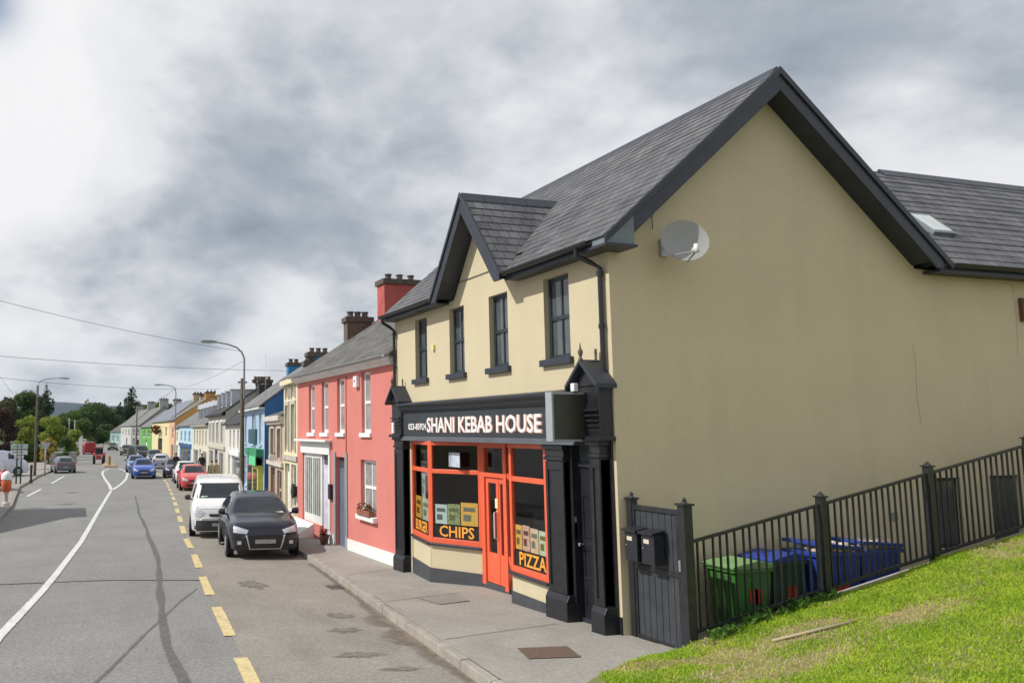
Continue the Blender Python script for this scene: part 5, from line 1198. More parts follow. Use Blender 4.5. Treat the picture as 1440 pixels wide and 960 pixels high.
car('hatch', 'grey hatchback parked at the left kerb beyond the road signs', -7.55, 68.5, R(188), paint('mid_grey', (.10,.11,.13)))
car('van', 'white van parked on the left behind the direction sign', X(36,60), 60, R(118), paint('white_blue', (.62,.66,.75)), 'van', z=base(60), name='delivery_van')
car('van', 'white van cut off by the left edge of the photo', X(2,57), 57, R(118), paint('white_three', (.66,.66,.70)), 'van', z=base(57), name='delivery_van')
car('hatch', 'red car at the very left edge of the photo', X(-6,40), 40, R(20), paint('scarlet', (.55,.05,.03)), z=base(40))
car('van', 'dark red van parked at the left far up the street', X(121,128), 129, R(188), paint('wine', (.32,.015,.03)), 'van')
# small tractor seen from behind
TR = thing('tractor', 'small red tractor driving away in the left lane past the island', 'tractor', (X(140,86), 86, rz(86)+.04), 0)
TR.scale = (.85, .85, .85)
TRD = mat('tractor_red', (.38,.04,.03), .5)
MB().prism([(-.9,.6),(1.4,.6),(1.5,1.15),(.3,1.25),(-.7,1.2)], 'x', -.32, .32).build('body', TRD, TR, bevel=.03)
for sx in (-.62, .62): 
    w = MB().lathe([(.2,-.17),(.58,-.17),(.66,-.1),(.66,.1),(.58,.17),(.2,.17)], (sx,-.4,.66), 20, 'x').build('rear_wheel', RUBBER, TR); MB().lathe([(.05,-.12),(.3,-.1),(.3,.1),(.05,.12)], (sx,-.4,.66), 14, 'x').build('rim', TRD, w)
    MB().lathe([(.1,-.1),(.36,-.1),(.36,.1),(.1,.1)], (sx*.85,1.3,.36), 16, 'x').build('front_wheel', RUBBER, TR)
    MB().prism([(-1.15,1.1),(-1.0,1.38),(-.4,1.45),(.2,1.3),(.3,1.1),(-.3,1.3)], 'x', sx-.2, sx+.2).build('mudguard', TRD, TR)
MB().box(-.5,-.45,-.85,-.8,1.2,2.2).box(.45,.5,-.85,-.8,1.2,2.2).box(-.5,-.45,.35,.4,1.2,2.2).box(.45,.5,.35,.4,1.2,2.2).box(-.58,.58,-.95,.5,2.2,2.28).build('cab_frame', TRD, TR)
MB().box(-.45,.45,-.83,-.82,1.3,2.15).build('rear_window', CARGLASS, TR)

# ------------------------------------------------------------------ poles, wires, signs
def lamp_pole(name, label, x, y, z0, top, arm, head_px=None, wood_to=None, r=.075, group='street lamp poles'):
    t = thing(name, label, 'street lamp', (x, y, z0), 0, group)
    if wood_to: MB().tube([(0,0,-.3),(0,0,wood_to)], r*1.35, 10, r*1.05).build('wooden_pole', WOOD, t)
    s = wood_to-.9 if wood_to else -.3; ax, ay = arm; o = .09 if wood_to else 0
    k = top-.35
    MB().tube([(o*.6,-o,s),(o*.6,-o,k-.3),(ax*.05,ay*.05-o,k-.02),(ax*.2,ay*.2,k+.18),(ax*.5,ay*.5,top-.06),(ax*.9,ay*.9,top)], .05 if not wood_to else .045, 8, .028).build('arm', mat('grey_lamp_steel', (.25,.27,.28), .5, metal=.4), t)
    d = Vector((ax, ay, 0)).normalized(); a = Vector((ax*.86, ay*.86, top+.0)); sdir = Vector((-d.y, d.x, 0))
    h = MB()
    for u0, u1, w0, w1, hh in ((0,.22,.05,.09,.10),(.22,.75,.13,.10,.13)):
        p, q = a+d*u0, a+d*u1
        h.hexa([p-sdir*w0-Vector((0,0,.05)), q-sdir*w1-Vector((0,0,.05)), q+sdir*w1-Vector((0,0,.05)), p+sdir*w0-Vector((0,0,.05)), p-sdir*w0*.7+Vector((0,0,.06)), q-sdir*w1*.6+Vector((0,0,.03)), q+sdir*w1*.6+Vector((0,0,.03)), p+sdir*w0*.7+Vector((0,0,.06))])
    l = h.build('lamp_head', mat('lamp_housing', (.22,.24,.25), .5), t, bevel=.01)
    p, q = a+d*.28-Vector((0,0,.06)), a+d*.70-Vector((0,0,.06))
    MB().hexa([p-sdir*.09-Vector((0,0,.04)), q-sdir*.07-Vector((0,0,.04)), q+sdir*.07-Vector((0,0,.04)), p+sdir*.09-Vector((0,0,.04)), p-sdir*.1, q-sdir*.08, q+sdir*.08, p+sdir*.1]).build('lens', mat('lamp_lens', (.6,.6,.58), .2), l)
    return t
yl = 26.0; lx = X(340.5, yl)
lamp_pole('street_lamp', 'tall lamp on a dark wooden pole rising behind the dark SUV', lx, yl, base(yl), Z(320,yl,483)-base(yl), (X(296,yl-.6)-lx, -.6), wood_to=Z(340,yl,532)-base(yl), r=.085)
yb = 60; bx = X(51, yb); tp = Z(60,yb,531)-base(yb)
lamp_pole('street_lamp', 'wooden lamp pole standing in front of the pale green willow on the left', bx, yb, base(yb), tp, (X(87,yb)-bx, 0), wood_to=Z(51,yb,542)-base(yb), r=.085)
yc = 62; cx = X(246.5, yc)
lamp_pole('street_lamp', 'grey lamp column standing before the orange gable with its arm to the left', cx, yc, base(yc), Z(246,yc,541)-base(yc), (X(225,yc)-cx, 0), r=.1)
yd = 112
P4_ = thing('utility_pole', 'slim grey pole in front of the far grey and white houses', 'pole', (X(192,yd), yd, base(yd))); MB().tube([(0,0,-.3),(0,0,Z(192,yd,571)-base(yd))], .13, 8, .09).build('shaft', WOOD, P4_); MB().box(-.5,.5,-.04,.04,Z(192,yd,574)-base(yd),Z(192,yd,573)-base(yd)).build('crossarm', WOOD, P4_)
for i, (px, v, yy) in enumerate(((97,598,140),(105,600,150))):
    o = thing('utility_pole', ['thin pale pole among the trees left of the red van, left of two','thin pale pole among the trees left of the red van, right of two'][i], 'pole', (X(px,yy), yy, base(yy)), 0, 'pale poles by the far trees'); MB().tube([(0,0,-.3),(0,0,Z(px,yy,v-10)-base(yy))], .14, 8, .1).build('shaft', CONC, o); MB().box(-.4,.4,-.04,.04,Z(px,yy,v-8)-base(yy),Z(px,yy,v-7.4)-base(yy)).build('crossarm', CONC, o)
WIREM = mat('grey_cable', (.10,.105,.115), .6)
def wire(label, a, b, sag, r=.012):
    a, b = Vector(a), Vector(b); pts = [a.lerp(b, i/24)-Vector((0,0,sag*4*(i/24)*(1-i/24))) for i in range(25)]
    tag(MB().tube(pts, r*.62, 5).build('overhead_wire', WIREM), label, 'overhead wire', 'overhead wires')
def PX(px, v, y): return (X(px, y, v), y, Z(px, y, v))
wire('highest overhead wire, coming in from the upper left to the wooden lamp pole', PX(-180,372,22), PX(341,494,yl), .28, .014)
wire('overhead wire second from the top, crossing below the highest one', PX(-90,493,40), PX(520,520,60), .45, .022)
wire('overhead wire running from the left edge past the left lamp pole', PX(-60,524,45), PX(340,545,70), .5, .022)
wire('short overhead wire rising to the wooden lamp pole from the grey lamp column', PX(247,546,yc), PX(341,508,yl), .25, .014)
wire('faint overhead wire between the far pole and the grey lamp column', PX(192,573,yd), PX(247,545,yc), .5, .03)
wire('steep overhead wire at the left edge dropping to the trees', PX(-20,500,45), PX(18,553,70), .1, .02)
# aerial on the roof behind
an = thing('roof_aerial', 'thin television aerial above the blue house roof', 'aerial', (X(373,26), 26, Z(373,26,560)-.5)); MB().tube([(0,0,-.6),(0,0,Z(373,26,498)-Z(373,26,560)+.5)], .012, 5).build('mast', STEEL, an)
mb = MB()
for k in range(6): mb.tube([(-.12-.01*k,k*.1-.25,1.15),(.12+.01*k,k*.1-.25,1.15)], .005, 4)
mb.build('elements', STEEL, an)
# direction sign on two posts at the left
ys_ = 48; sx0, sx1 = X(16,ys_), X(40,ys_); zb_ = base(ys_)
T = thing('direction_sign', 'stack of three pale direction boards on dark posts at the left junction', 'road sign', ((sx0+sx1)/2, ys_, zb_)); W = sx1-sx0
for k, (a, b, m) in enumerate(((624,631,'g'),(632.5,639,'w'),(640,644.5,'w'))):
    z1, z0 = Z(28,ys_,a)-zb_, Z(28,ys_,b)-zb_
    w_ = W/2 if k < 2 else W*.28
    bd = MB().box(-w_,w_,-.04,-.01,z0,z1).build('board', mat('pale_green_sign' if m == 'g' else 'white_sign', (.45,.55,.52) if m == 'g' else (.62,.62,.66), .5), T); MB().box(-w_*.8,w_*.5,-.046,-.041,z0+(z1-z0)*.4,z0+(z1-z0)*.6).build('text_band', mat('faded_sign_text', (.2,.25,.25)), bd)
for dx in (.33,.60): MB().tube([(dx-.45,0,-.2),(dx-.45,0,Z(28,ys_,624)-zb_)], .05, 8).build('post', mat('dark_green_post', (.02,.05,.05), .5), T)
bx_ = X(46,50); T = thing('black_bollard', 'short black post on the left pavement beside the direction sign', 'bollard', (bx_, 50, base(50))); MB().lathe([(.12,-.1),(.12,.1),(.08,.15),(.08,.95),(.11,1.0),(.11,1.06),(.06,1.15),(.01,1.18)], (0,0,0), 12).build('shaft', BLACKM, T)
ys_ = 61; T = thing('yield_sign', 'grey back of an inverted triangle yield sign on a pale post', 'road sign', (X(65,ys_), ys_, base(ys_))); h1, h0 = Z(65,ys_,622)-base(ys_), Z(65,ys_,633)-base(ys_)
MB().prism([(-.42,h1),(.42,h1),(0,h0-.05)], 'y', -.02, .02).build('triangle_plate', mat('sign_back_grey', (.42,.44,.46), .5), T, bevel=.005); MB().tube([(0,.04,-.2),(0,.04,h1)], .05, 8).build('post', STEEL, T)
T = thing('bollard', 'orange and white bollard with rounded white cap at the left kerb', 'bollard', (X(12,29), 29, base(29))); T.scale = (.82, .82, .92)
MB().lathe([(.20,-.05),(.20,.10),(.12,.18),(.11,.5),(.16,.62)], (0,0,0), 14).build('base', mat('pale_pink_white', (.6,.5,.48)), T); MB().lathe([(.16,.62),(.26,.75),(.27,1.12),(.24,1.18)], (0,0,0), 14).build('band', mat('orange_band', (.65,.13,.04), .5), T); MB().lathe([(.24,1.18),(.29,1.22),(.28,1.38),(.2,1.52),(.08,1.60),(.01,1.62)], (0,0,0), 14).build('cap', WHITE, T)
T = thing('island_bollard', 'small brown and yellow bollard on the traffic island', 'bollard', (-2.7, 78.5, rz(78.5)+.18)); MB().lathe([(.16,0),(.14,.6),(.16,.65),(.14,.95),(.02,1.0)], (0,0,0), 10).build('shaft', mat('brown_yellow', (.35,.24,.08), .6), T)
T = thing('pavement_post', 'thin black post on the pavement outside the taupe house', 'post', (X(379.5,17.5)-.1, 17.5, base(17.5))); MB().tube([(0,0,-.1),(0,0,1.1)], .03, 8).lathe([(.04,1.1),(.05,1.14),(.03,1.2),(.005,1.22)], (0,0,0), 8).build('shaft', BLACKM, T)
for i, (px, yy, lab) in enumerate(((371,21.0,'tub of red flowers outside the yellow shopfront'),(352,24.2,'tub of red flowers outside the green shopfront'))):
    T = thing('flower_tub', lab, 'flower tub', (X(px,yy)-.0, yy, base(yy)), 0, 'flower tubs by the green shop'); MB().lathe([(.16,0),(.24,.3),(.25,.36)], (0,0,0), 12).build('tub', mat('terracotta', (.25,.1,.06)), T); flowers(T, [(-.22,.22,-.22,.22,.36,.62)], [LEAFG, REDF, WHF], .06)
T = thing('plant_pot', 'brown pot with red flowers on the step of the pink house shop door', 'plant pot', (-.22, 12.0, base(12)-.01)); MB().lathe([(.09,0),(.14,.22),(.15,.25)], (0,0,0), 12).build('pot', mat('dark_clay', (.12,.04,.035), .8), T); flowers(T, [(-.1,.1,-.1,.1,.25,.40)], [LEAFG, REDF], .04)

# ------------------------------------------------------------------ people on the pavement
def person(label, x, y, h, top, legs, skin=(.5,.33,.25), face=0):
    t = thing('person', label, 'person', (x, y, base(y)), face)
    s = h/1.75
    J = [(0,0,.95),(0,0,1.15),(0,0,1.38),(0,0,1.50),(0,.01,1.58),(0,0,1.70), (.19,0,1.42),(.24,.03,1.15),(.23,-.08,.92),(.23,-.1,.84), (-.19,0,1.42),(-.25,.02,1.15),(-.24,.02,.90),(-.24,.03,.82), (.10,0,.90),(.11,.10,.50),(.12,.02,.08),(.12,-.12,.04), (-.10,0,.90),(-.11,-.10,.50),(-.12,-.02+.1,.08),(-.12,-.05,.04)]
    E = [(0,1),(1,2),(2,3),(3,4),(4,5),(2,6),(6,7),(7,8),(8,9),(2,10),(10,11),(11,12),(12,13),(0,14),(14,15),(15,16),(16,17),(0,18),(18,19),(19,20),(20,21)]
    rad = [.15,.14,.16,.06,.085,.09,.065,.048,.036,.04,.065,.048,.036,.04,.09,.065,.045,.04,.09,.065,.045,.04]
    me = bpy.data.meshes.new('person_body'); me.from_pydata([tuple(c*s for c in j) for j in J], E, []); o = bpy.data.objects.new('body', me); COL.objects.link(o); o.parent = t
    sk = o.modifiers.new('skin', 'SKIN'); 
    if not me.skin_vertices: 
        bm = bmesh.new(); bm.from_mesh(me); bm.verts.layers.skin.verify(); bm.to_mesh(me); bm.free()
    for i, r in enumerate(rad): me.skin_vertices[0].data[i].radius = (r*s*(1.2 if i < 3 else 1), r*s*(.8 if i < 3 else 1))
    me.skin_vertices[0].data[0].use_root = True
    o.modifiers.new('sub', 'SUBSURF').levels = 1; o.modifiers['sub'].render_levels = 1
    m = bpy.data.materials.new('clothing'); n, l, b = nodes(m); tc = n.new('ShaderNodeTexCoord'); sp = n.new('ShaderNodeSeparateXYZ'); l.new(tc.outputs['Object'], sp.inputs[0])
    rp = n.new('ShaderNodeValToRGB'); rp.color_ramp.interpolation = 'CONSTANT'; mr = n.new('ShaderNodeMath'); mr.operation = 'DIVIDE'; mr.inputs[1].default_value = 1.8*s; l.new(sp.outputs['Z'], mr.inputs[0]); l.new(mr.outputs[0], rp.inputs[0])
    e = rp.color_ramp.elements; e[0].color = (.02,.02,.02,1); e[1].position = .05; e[1].color = (*legs,1)
    k = e.new(.52); k.color = (*top,1); k = e.new(.83); k.color = (*skin,1)
    l.new(rp.outputs[0], b.inputs['Base Color']); b.inputs['Roughness'].default_value = .8; me.materials.append(m)
    MB().lathe([(.03*s,1.60*s),(.075*s,1.62*s),(.088*s,1.68*s),(.075*s,1.745*s),(.02*s,1.775*s)], (0,.02*s,0), 10).build('hair', mat('dark_hair', (.02,.015,.012), .7), t)
    return t
person('person in dark clothes walking beside the plum car at the kerb', X(248.5,56), 56, 1.72, (.02,.02,.03), (.015,.015,.025))
person('person in tan jacket on the pavement outside the grey dormer house, right of two', X(305,37), 37, 1.65, (.3,.22,.12), (.05,.05,.06), face=.5)
person('person in olive top on the pavement outside the grey dormer house, left of two', X(298.5,38), 38, 1.6, (.14,.16,.08), (.08,.07,.06), face=-.4)
person('person with dark hair standing behind the white hatchback', X(284.5,52.5), 52.5, 1.75, (.03,.03,.035), (.03,.03,.04))

# ------------------------------------------------------------------ trees
BARK = mat('bark', (.07,.055,.04), .95, var=.3, vs=6)
LM = {'dark': leaf_mat('leaf_dark', (.035,.075,.022), (.11,.17,.05), .45), 'mid': leaf_mat('leaf_mid', (.05,.10,.022), (.15,.21,.05), .45), 'light': leaf_mat('leaf_willow', (.16,.23,.035), (.34,.40,.09), .45), 'copper': leaf_mat('leaf_copper', (.045,.028,.028), (.11,.07,.06)),
      'conifer': leaf_mat('leaf_conifer', (.018,.040,.020), (.05,.085,.035)), 'yellow': leaf_mat('leaf_yellow', (.25,.20,.04), (.50,.38,.10)), 'olive': leaf_mat('leaf_olive', (.05,.06,.02), (.11,.12,.04))}
def tree(name, label, x, y, w, h, kind, shape='round', n=2600, leaf=.38, seed=1, group=None, z0=None, crown0=.18):
    rg = np.random.default_rng(seed*7+int(abs(x*10))); b = base(y)-.35 if z0 is None else z0
    t = thing(name, label, 'tree' if 'tree' in name or 'conifer' in name or 'willow' in name else 'shrub', (x, y, b), 0, group)
    tr = MB(); tr.tube([(0,0,-.3),(.02*h,0,h*.25),(0,.01*h,h*.55),(.01*h,0,h*(.95 if shape == 'cone' else .72))], max(.06,h*.028), 8, .03)
    cl = []
    nc = 16 if shape == 'round' else 26
    for k in range(nc):
        if shape == 'cone':
            f = (k+.5)/nc; zz = h*(crown0+(1-crown0)*f*.98); r = w/2*1.25*(1-f)**.7*(.8+.35*rg.random()); a = rg.random()*6.28
            c = Vector((math.cos(a)*r*.45, math.sin(a)*r*.45, zz)); cl.append((c, max(.12*w*.5, r*.72), h*.055))
        else:
            a = rg.random()*6.28; f = rg.random()**.6; e = rg.random(); zz = h*(crown0+.14+(.84-crown0-.14)*e); rr = w/2*math.sqrt(max(.05, 1-((e-.42)/.72)**2))
            c = Vector((math.cos(a)*rr*.68*f, math.sin(a)*rr*.68*f, zz)); s_ = w*(.13+.12*rg.random()); cl.append((c, s_, s_*.72))
        if k % 2 == 0:
            q = Vector((0,0,max(h*.2, c.z-h*.2))); tr.tube([q, q.lerp(c, .5)+Vector((0,0,.03*h)), c], max(.03,h*.010), 5, .015)
    if shape == 'round': cl.append((Vector((0,0,h*.80)), w*.2, h*.14))
    tr.build('trunk', BARK, t)
    ww = np.array([c[1]**2 for c in cl]); ww /= ww.sum(); ci = rg.choice(len(cl), n, p=ww)
    C_ = np.array([list(c[0]) for c in cl])[ci]; Rh = np.array([c[1] for c in cl])[ci]; Rv = np.array([c[2] for c in cl])[ci]
    d = rg.normal(size=(n,3)); d /= np.linalg.norm(d, axis=1)[:,None]; rad = (.62+.48*rg.random(n))[:,None]
    P = C_+d*rad*np.stack([Rh,Rh,Rv],1); P[:,2] = np.minimum(P[:,2], h*1.0)
    # leaf clump: a small bent quad facing roughly outwards
    nn = d+rg.normal(size=(n,3))*.55; nn /= np.linalg.norm(nn, axis=1)[:,None]
    u = np.cross(nn, rg.normal(size=(n,3))); u /= np.linalg.norm(u, axis=1)[:,None]; v = np.cross(nn, u)
    sz = leaf*(.45+.8*rg.random(n))[:,None]*.5
    V = np.stack([P-u*sz, P-v*sz*.6+nn*sz*.2, P+u*sz, P+v*sz*.6-nn*sz*.1], 1).reshape(-1,3)
    me = bpy.data.meshes.new('crown'); me.vertices.add(4*n); me.vertices.foreach_set('co', V.ravel()); me.loops.add(4*n); me.loops.foreach_set('vertex_index', np.arange(4*n)); me.polygons.add(n); me.polygons.foreach_set('loop_start', np.arange(n)*4); me.update(calc_edges=True)
    me.materials.append(LM[kind]); o = bpy.data.objects.new('crown', me); COL.objects.link(o); o.parent = t
    return t
def T_(name, label, px, top, wpx, y, kind, shape='round', n=3000, leaf=.4, **k):
    dist = (y+9)/math.cos(math.atan((px-PPX)/FPX)+0*YAW)
    w = wpx/FPX*dist*1.0; h = Z(px, y, top)-(base(y)-.35)
    tree(name, label, X(px, y), y, w, h, kind, shape, n, leaf, seed=px+int(y), **k)
TG = 'trees at the far end of the street'
T_('broadleaf_tree', 'broad dark green tree in the middle of the far tree line', 134, 562, 76, 235, 'dark', n=8500, leaf=.75, group=TG)
T_('broadleaf_tree', 'dark tree with pointed top just left of the tall far conifer', 122, 560, 26, 240, 'conifer', 'cone', n=3000, leaf=.75, group=TG)
T_('broadleaf_tree', 'mid green tree left of the broad dark far tree', 102, 574, 44, 220, 'mid', n=3500, leaf=.7, group=TG)
T_('broadleaf_tree', 'dark tree low between the broad far tree and the tall conifer', 158, 580, 54, 240, 'dark', n=5500, leaf=.75, group=TG)
T_('conifer_tree', 'tall dark irregular conifer rising highest above the far white house', 184, 543, 40, 260, 'conifer', 'cone', n=5000, leaf=.8, group=TG)
T_('conifer_tree', 'shorter dark conifer leaning against the tall one on its left side', 168, 565, 30, 262, 'conifer', 'cone', n=3600, leaf=.8, group=TG)
T_('broadleaf_tree', 'lighter green tree behind the roof of the far white house', 206, 568, 36, 270, 'mid', n=3600, leaf=.8, group=TG)
for i, (px, tp_, w_, yy_, kd_) in enumerate(((92,584,34,205,'dark'),(118,588,40,200,'mid'),(146,594,36,222,'dark'),(172,590,30,240,'mid'),(88,600,30,190,'dark'))):
    T_('broadleaf_tree', ['dark tree filling the line left of the mid green far tree','lower mid green tree in front of the broad dark far tree','low dark tree in front of the broad far tree, on its right','low mid green tree at the foot of the tall far conifer','low dark tree at the left end of the far tree line'][i], px, tp_, w_, yy_, kd_, n=3600, leaf=.7, crown0=.0, group=TG)
for i, (px, tp_, w_) in enumerate(((226,562,34),(262,560,40),(288,556,38),(312,554,36),(240,566,26))):
    T_('hill_tree', ['green tree showing between the yellow house roof and the orange gable','green tree behind the roof right of the orange chimneys','green tree behind the white dormers','green tree behind the black roof by the lamp pole','small green tree just left of the orange gable'][i], px, tp_, w_, 300, 'mid', n=3200, leaf=.9, group='trees behind the street houses')
LG = 'trees on the left side'
T_('conifer_tree', 'dark pointed conifer behind the left lamp pole', 64, 540, 32, 135, 'conifer', 'cone', n=5200, leaf=.42, group=LG)
T_('broadleaf_tree', 'dark green broad tree left of the pointed conifer', 38, 543, 60, 140, 'dark', n=8500, leaf=.5, group=LG)
T_('broadleaf_tree', 'olive green tree at the left edge behind the copper tree', 10, 552, 40, 130, 'olive', n=5000, leaf=.5, group=LG)
T_('copper_tree', 'dark copper-leaved tree at the left edge above the vans', 6, 566, 44, 72, 'copper', n=7500, leaf=.26, crown0=.05, group=LG)
T_('willow_tree', 'pale yellow-green willow behind the left lamp pole', 42, 580, 44, 98, 'light', n=6500, leaf=.34, crown0=.02, group=LG)
T_('willow_tree', 'pale yellow-green tree right of the willow and the lamp pole', 76, 581, 40, 102, 'light', n=5600, leaf=.34, crown0=.02, group=LG)
T_('willow_tree', 'small pale green tree left of the thin poles', 103, 601, 26, 112, 'light', n=3200, leaf=.34, crown0=.02, group=LG)
T_('flowering_bush', 'yellow flowering bush behind the yield sign', 69, 613, 24, 84, 'yellow', n=2600, leaf=.26, crown0=-.1, group=LG)
T_('round_bush', 'dark green rounded bush beside the yellow bush', 94, 613, 26, 88, 'dark', n=3600, leaf=.28, crown0=-.1, group=LG)
T_('round_bush', 'dark bush at the left behind the direction sign', 46, 622, 40, 92, 'dark', n=4000, leaf=.3, crown0=-.1, group=LG)
T_('round_bush', 'dark bush low at the left edge behind the white van', 14, 628, 40, 90, 'dark', n=4000, leaf=.3, crown0=-.1, group=LG)
# distant hill
mb = MB(); HX = []
rg = random.Random(5)
for j in range(9):
    y = 1500+j*260
    for i in range(90):
        x = -1500+i*40.; e = (mn.noise(Vector((x*.0016, y*.0009, 1)))*.5+.62)+.10*mn.noise(Vector((x*.008, y*.006, 3)))
        z = -6+(2 if j == 0 else 118*math.sin(min(1, j/5)*pi/2)**1.1)*e*(1-max(0, (j-6))*.2); mb.v.append((x, y, z))
for j in range(8):
    for i in range(89): a = j*90+i; mb.f.append((a, a+1, a+91, a+90)); mb.sm.append(True)
HM = mat('wooded_hill', (.014,.030,.055), .95, vs=.006, col2=(.035,.058,.065))
mb.build('hills', HM)['kind'] = 'structure'
# belt of woodland between the houses and the hill, a far-off mass
def woods(N=22000):
    rg = np.random.default_rng(8); x = rg.uniform(-120, 200, N); y = rg.uniform(330, 440, N); z = base(400)+rg.random(N)*(8+3*np.sin(x*.05)+2*np.sin(x*.17+1)+(y-330)*.05); sz = 1.5
    P = np.stack([x,y,z],1); u = rg.normal(size=(N,3)); u /= np.linalg.norm(u,axis=1)[:,None]; v = np.cross(u, rg.normal(size=(N,3))); v /= np.linalg.norm(v,axis=1)[:,None]
    V = np.stack([P-u*sz,P-v*sz,P+u*sz,P+v*sz],1).reshape(-1,3); me = bpy.data.meshes.new('woodland'); me.vertices.add(4*N); me.vertices.foreach_set('co', V.ravel()); me.loops.add(4*N); me.loops.foreach_set('vertex_index', np.arange(4*N)); me.polygons.add(N); me.polygons.foreach_set('loop_start', np.arange(N)*4); me.update(calc_edges=True); me.materials.append(LM['dark'])
    o = bpy.data.objects.new('woodland', me); COL.objects.link(o); tag(o, 'dark far-off woodland beyond the end of the street', 'woodland', kind='stuff')
woods()

# ------------------------------------------------------------------ sky, sun, camera
SUNV = Vector((-.71, .10, .69)).normalized()
el = math.asin(SUNV.z); az = math.atan2(SUNV.x, SUNV.y)
W = bpy.data.worlds.new('World'); SC.world = W; W.use_nodes = True
n, l = W.node_tree.nodes, W.node_tree.links; n.clear()
out = n.new('ShaderNodeOutputWorld'); sky = n.new('ShaderNodeTexSky'); sky.sky_type = 'NISHITA'; sky.sun_disc = False; sky.sun_elevation = el; sky.sun_rotation = az
b1 = n.new('ShaderNodeBackground'); b1.inputs['Strength'].default_value = .12; l.new(sky.outputs[0], b1.inputs['Color'])
tc = n.new('ShaderNodeTexCoord'); sp = n.new('ShaderNodeSeparateXYZ'); l.new(tc.outputs['Generated'], sp.inputs[0])
def M(op, a, b=None, c=None, clamp=False):
    m = n.new('ShaderNodeMath'); m.operation = op; m.use_clamp = clamp
    for i, q in enumerate((a, b, c)):
        if q is None: continue
        if isinstance(q, (int, float)): m.inputs[i].default_value = q
        else: l.new(q, m.inputs[i])
    return m.outputs[0]
# flat cloud deck: project the direction on a layer overhead, so clouds shrink towards the horizon
zc = M('ADD', M('MAXIMUM', sp.outputs['Z'], 0.0), .46)
cb = n.new('ShaderNodeCombineXYZ'); l.new(M('DIVIDE', sp.outputs['X'], zc), cb.inputs[0]); l.new(M('DIVIDE', sp.outputs['Y'], zc), cb.inputs[1])
def NZ(scale, det, off, rough=.55, dist=.15):
    mp = n.new('ShaderNodeMapping'); mp.inputs['Location'].default_value = off; l.new(cb.outputs[0], mp.inputs['Vector'])
    q = n.new('ShaderNodeTexNoise'); q.inputs['Scale'].default_value = scale; q.inputs['Detail'].default_value = det; q.inputs['Roughness'].default_value = rough; q.inputs['Distortion'].default_value = dist; l.new(mp.outputs[0], q.inputs['Vector']); return q.outputs['Fac']
big = NZ(.8, 3, (3.1, .4, 0)); med = NZ(2.3, 8, (1.2, 5.3, 0), .52, .25); fine = NZ(6.0, 8, (7, 2, 0), .6)
bil = M('SUBTRACT', 1.0, M('MULTIPLY', M('ABSOLUTE', M('SUBTRACT', NZ(3.4, 6, (4, 8, 0), .55, .1), .5)), 3.2))
mixn = M('ADD', M('ADD', M('ADD', M('MULTIPLY', big, .22), M('MULTIPLY', med, .54)), M('MULTIPLY', fine, .15)), M('MULTIPLY', M('SUBTRACT', bil, .25), .11))
# broad light and dark regions of the deck, as directions
def lobe(px, v, width, amp):
    d = (FW+RT*((px-PPX)/FPX)-UP*((v-PPY)/FPX)).normalized()
    vm = n.new('ShaderNodeVectorMath'); vm.operation = 'DOT_PRODUCT'; l.new(tc.outputs['Generated'], vm.inputs[0]); vm.inputs[1].default_value = d
    return M('MULTIPLY', M('POWER', 2.71828, M('DIVIDE', M('SUBTRACT', vm.outputs['Value'], 1.0), 1-math.cos(width))), amp)
tot = mixn
for a in ((40,110,.13,.11),(330,20,.16,.12),(10,280,.09,.09),(300,270,.15,-.055),(560,230,.18,-.04),(400,440,.06,.16),(230,460,.04,.10),(120,500,.05,.05),(100,370,.08,-.06),(250,480,.05,-.07),(60,470,.05,.05),(560,330,.06,.03),(650,40,.16,.03),(900,180,.12,-.01),(1000,40,.12,-.04),(1300,120,.16,.0),(1150,60,.1,-.04),(330,520,.05,.10)): tot = M('ADD', tot, lobe(*a))
rp = n.new('ShaderNodeValToRGB'); l.new(tot, rp.inputs[0]); e = rp.color_ramp.elements
e[0].position = .35; e[0].color = (.27,.315,.38,1); e[1].position = .68; e[1].color = (.92,.92,.93,1)
k = e.new(.44); k.color = (.43,.47,.53,1); k = e.new(.495); k.color = (.60,.625,.67,1); k = e.new(.56); k.color = (.79,.80,.83,1)
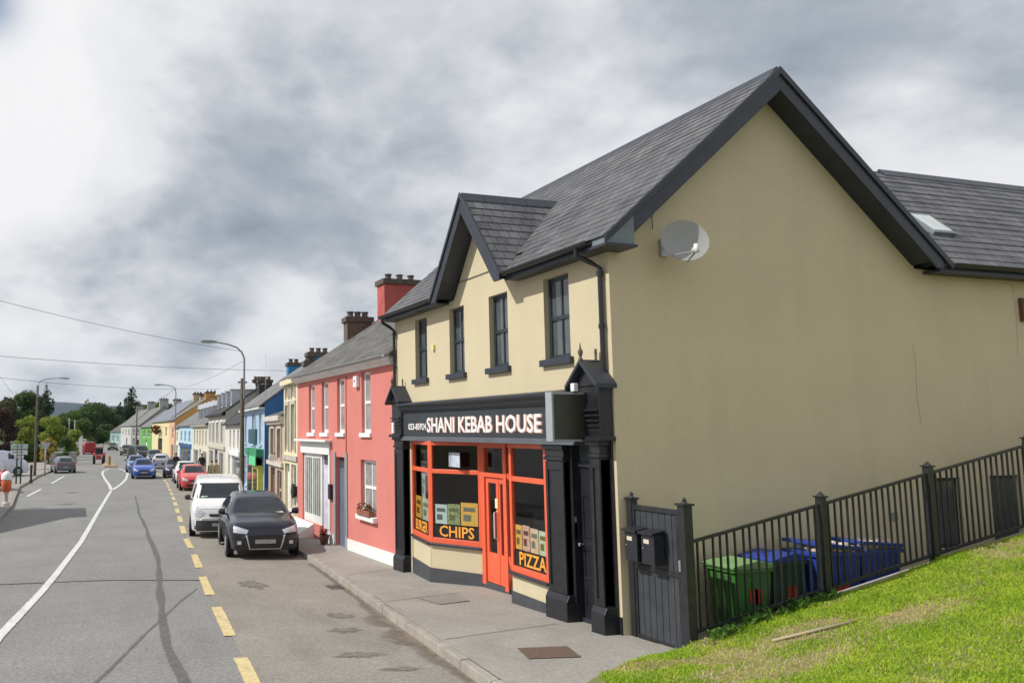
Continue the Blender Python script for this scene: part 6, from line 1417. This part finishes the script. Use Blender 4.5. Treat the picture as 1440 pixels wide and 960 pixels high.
# bright gap above the horizon
hz = M('MULTIPLY', M('SUBTRACT', 1.0, M('DIVIDE', M('ABSOLUTE', M('SUBTRACT', sp.outputs['Z'], .052)), .022), clamp=True), M('MULTIPLY_ADD', med, 2.2, -.75, clamp=True))
mxh = n.new('ShaderNodeMix'); mxh.data_type = 'RGBA'; l.new(hz, mxh.inputs[0]); l.new(rp.outputs[0], mxh.inputs[6]); mxh.inputs[7].default_value = (.86,.89,.93,1)
b2 = n.new('ShaderNodeBackground'); b2.inputs['Strength'].default_value = 1.0; l.new(mxh.outputs[2], b2.inputs['Color'])
ms = n.new('ShaderNodeMixShader')
gap = M('MULTIPLY', M('SUBTRACT', NZ(1.1, 4, (9, 3, 0)), .60, clamp=True), 3.0, clamp=True)
gap = M('ADD', gap, M('MULTIPLY', lobe(-25, 0, .035, 1.0), 1.0), clamp=True)
l.new(M('SUBTRACT', 1.0, gap, clamp=True), ms.inputs[0]); l.new(b1.outputs[0], ms.inputs[1]); l.new(b2.outputs[0], ms.inputs[2]); l.new(ms.outputs[0], out.inputs['Surface'])
sd_ = bpy.data.lights.new('sun', 'SUN'); sd_.energy = 4.1; sd_.angle = R(.53); sd_.color = (1, .965, .90); so = bpy.data.objects.new('sun', sd_); COL.objects.link(so)
so.rotation_euler = SUNV.to_track_quat('Z', 'Y').to_euler(); so.location = (-20, 10, 30)
# air
hm = bpy.data.materials.new('haze'); hm.use_nodes = True; hn, hl = hm.node_tree.nodes, hm.node_tree.links; hn.clear(); ho = hn.new('ShaderNodeOutputMaterial'); pv = hn.new('ShaderNodeVolumePrincipled'); pv.inputs['Color'].default_value = (.72,.82,.95,1); pv.inputs['Density'].default_value = .00006; pv.inputs['Anisotropy'].default_value = .2; hl.new(pv.outputs[0], ho.inputs['Volume'])
HAZE = True
if HAZE:
    hb = MB().box(-3100,3100,-650,6050,-12,260).build('haze', hm); hb['kind'] = 'stuff'; hb['label'] = 'thin pale haze filling the air over the street'; hb['category'] = 'haze'
cd = bpy.data.cameras.new('camera'); co_ = bpy.data.objects.new('camera', cd); COL.objects.link(co_); SC.camera = co_
cd.sensor_width = 36; cd.lens = 36*FPX/1440; cd.shift_x = (720-PPX)/1440; cd.shift_y = (PPY-480)/1440; cd.clip_end = 20000; cd.clip_start = .1
co_.matrix_world = Matrix(((RT.x, UP.x, -FW.x, CAM.x), (RT.y, UP.y, -FW.y, CAM.y), (RT.z, UP.z, -FW.z, CAM.z), (0,0,0,1)))
SC.view_settings.view_transform = 'Standard'; SC.view_settings.look = 'None'; SC.view_settings.exposure = 0; SC.view_settings.gamma = 1
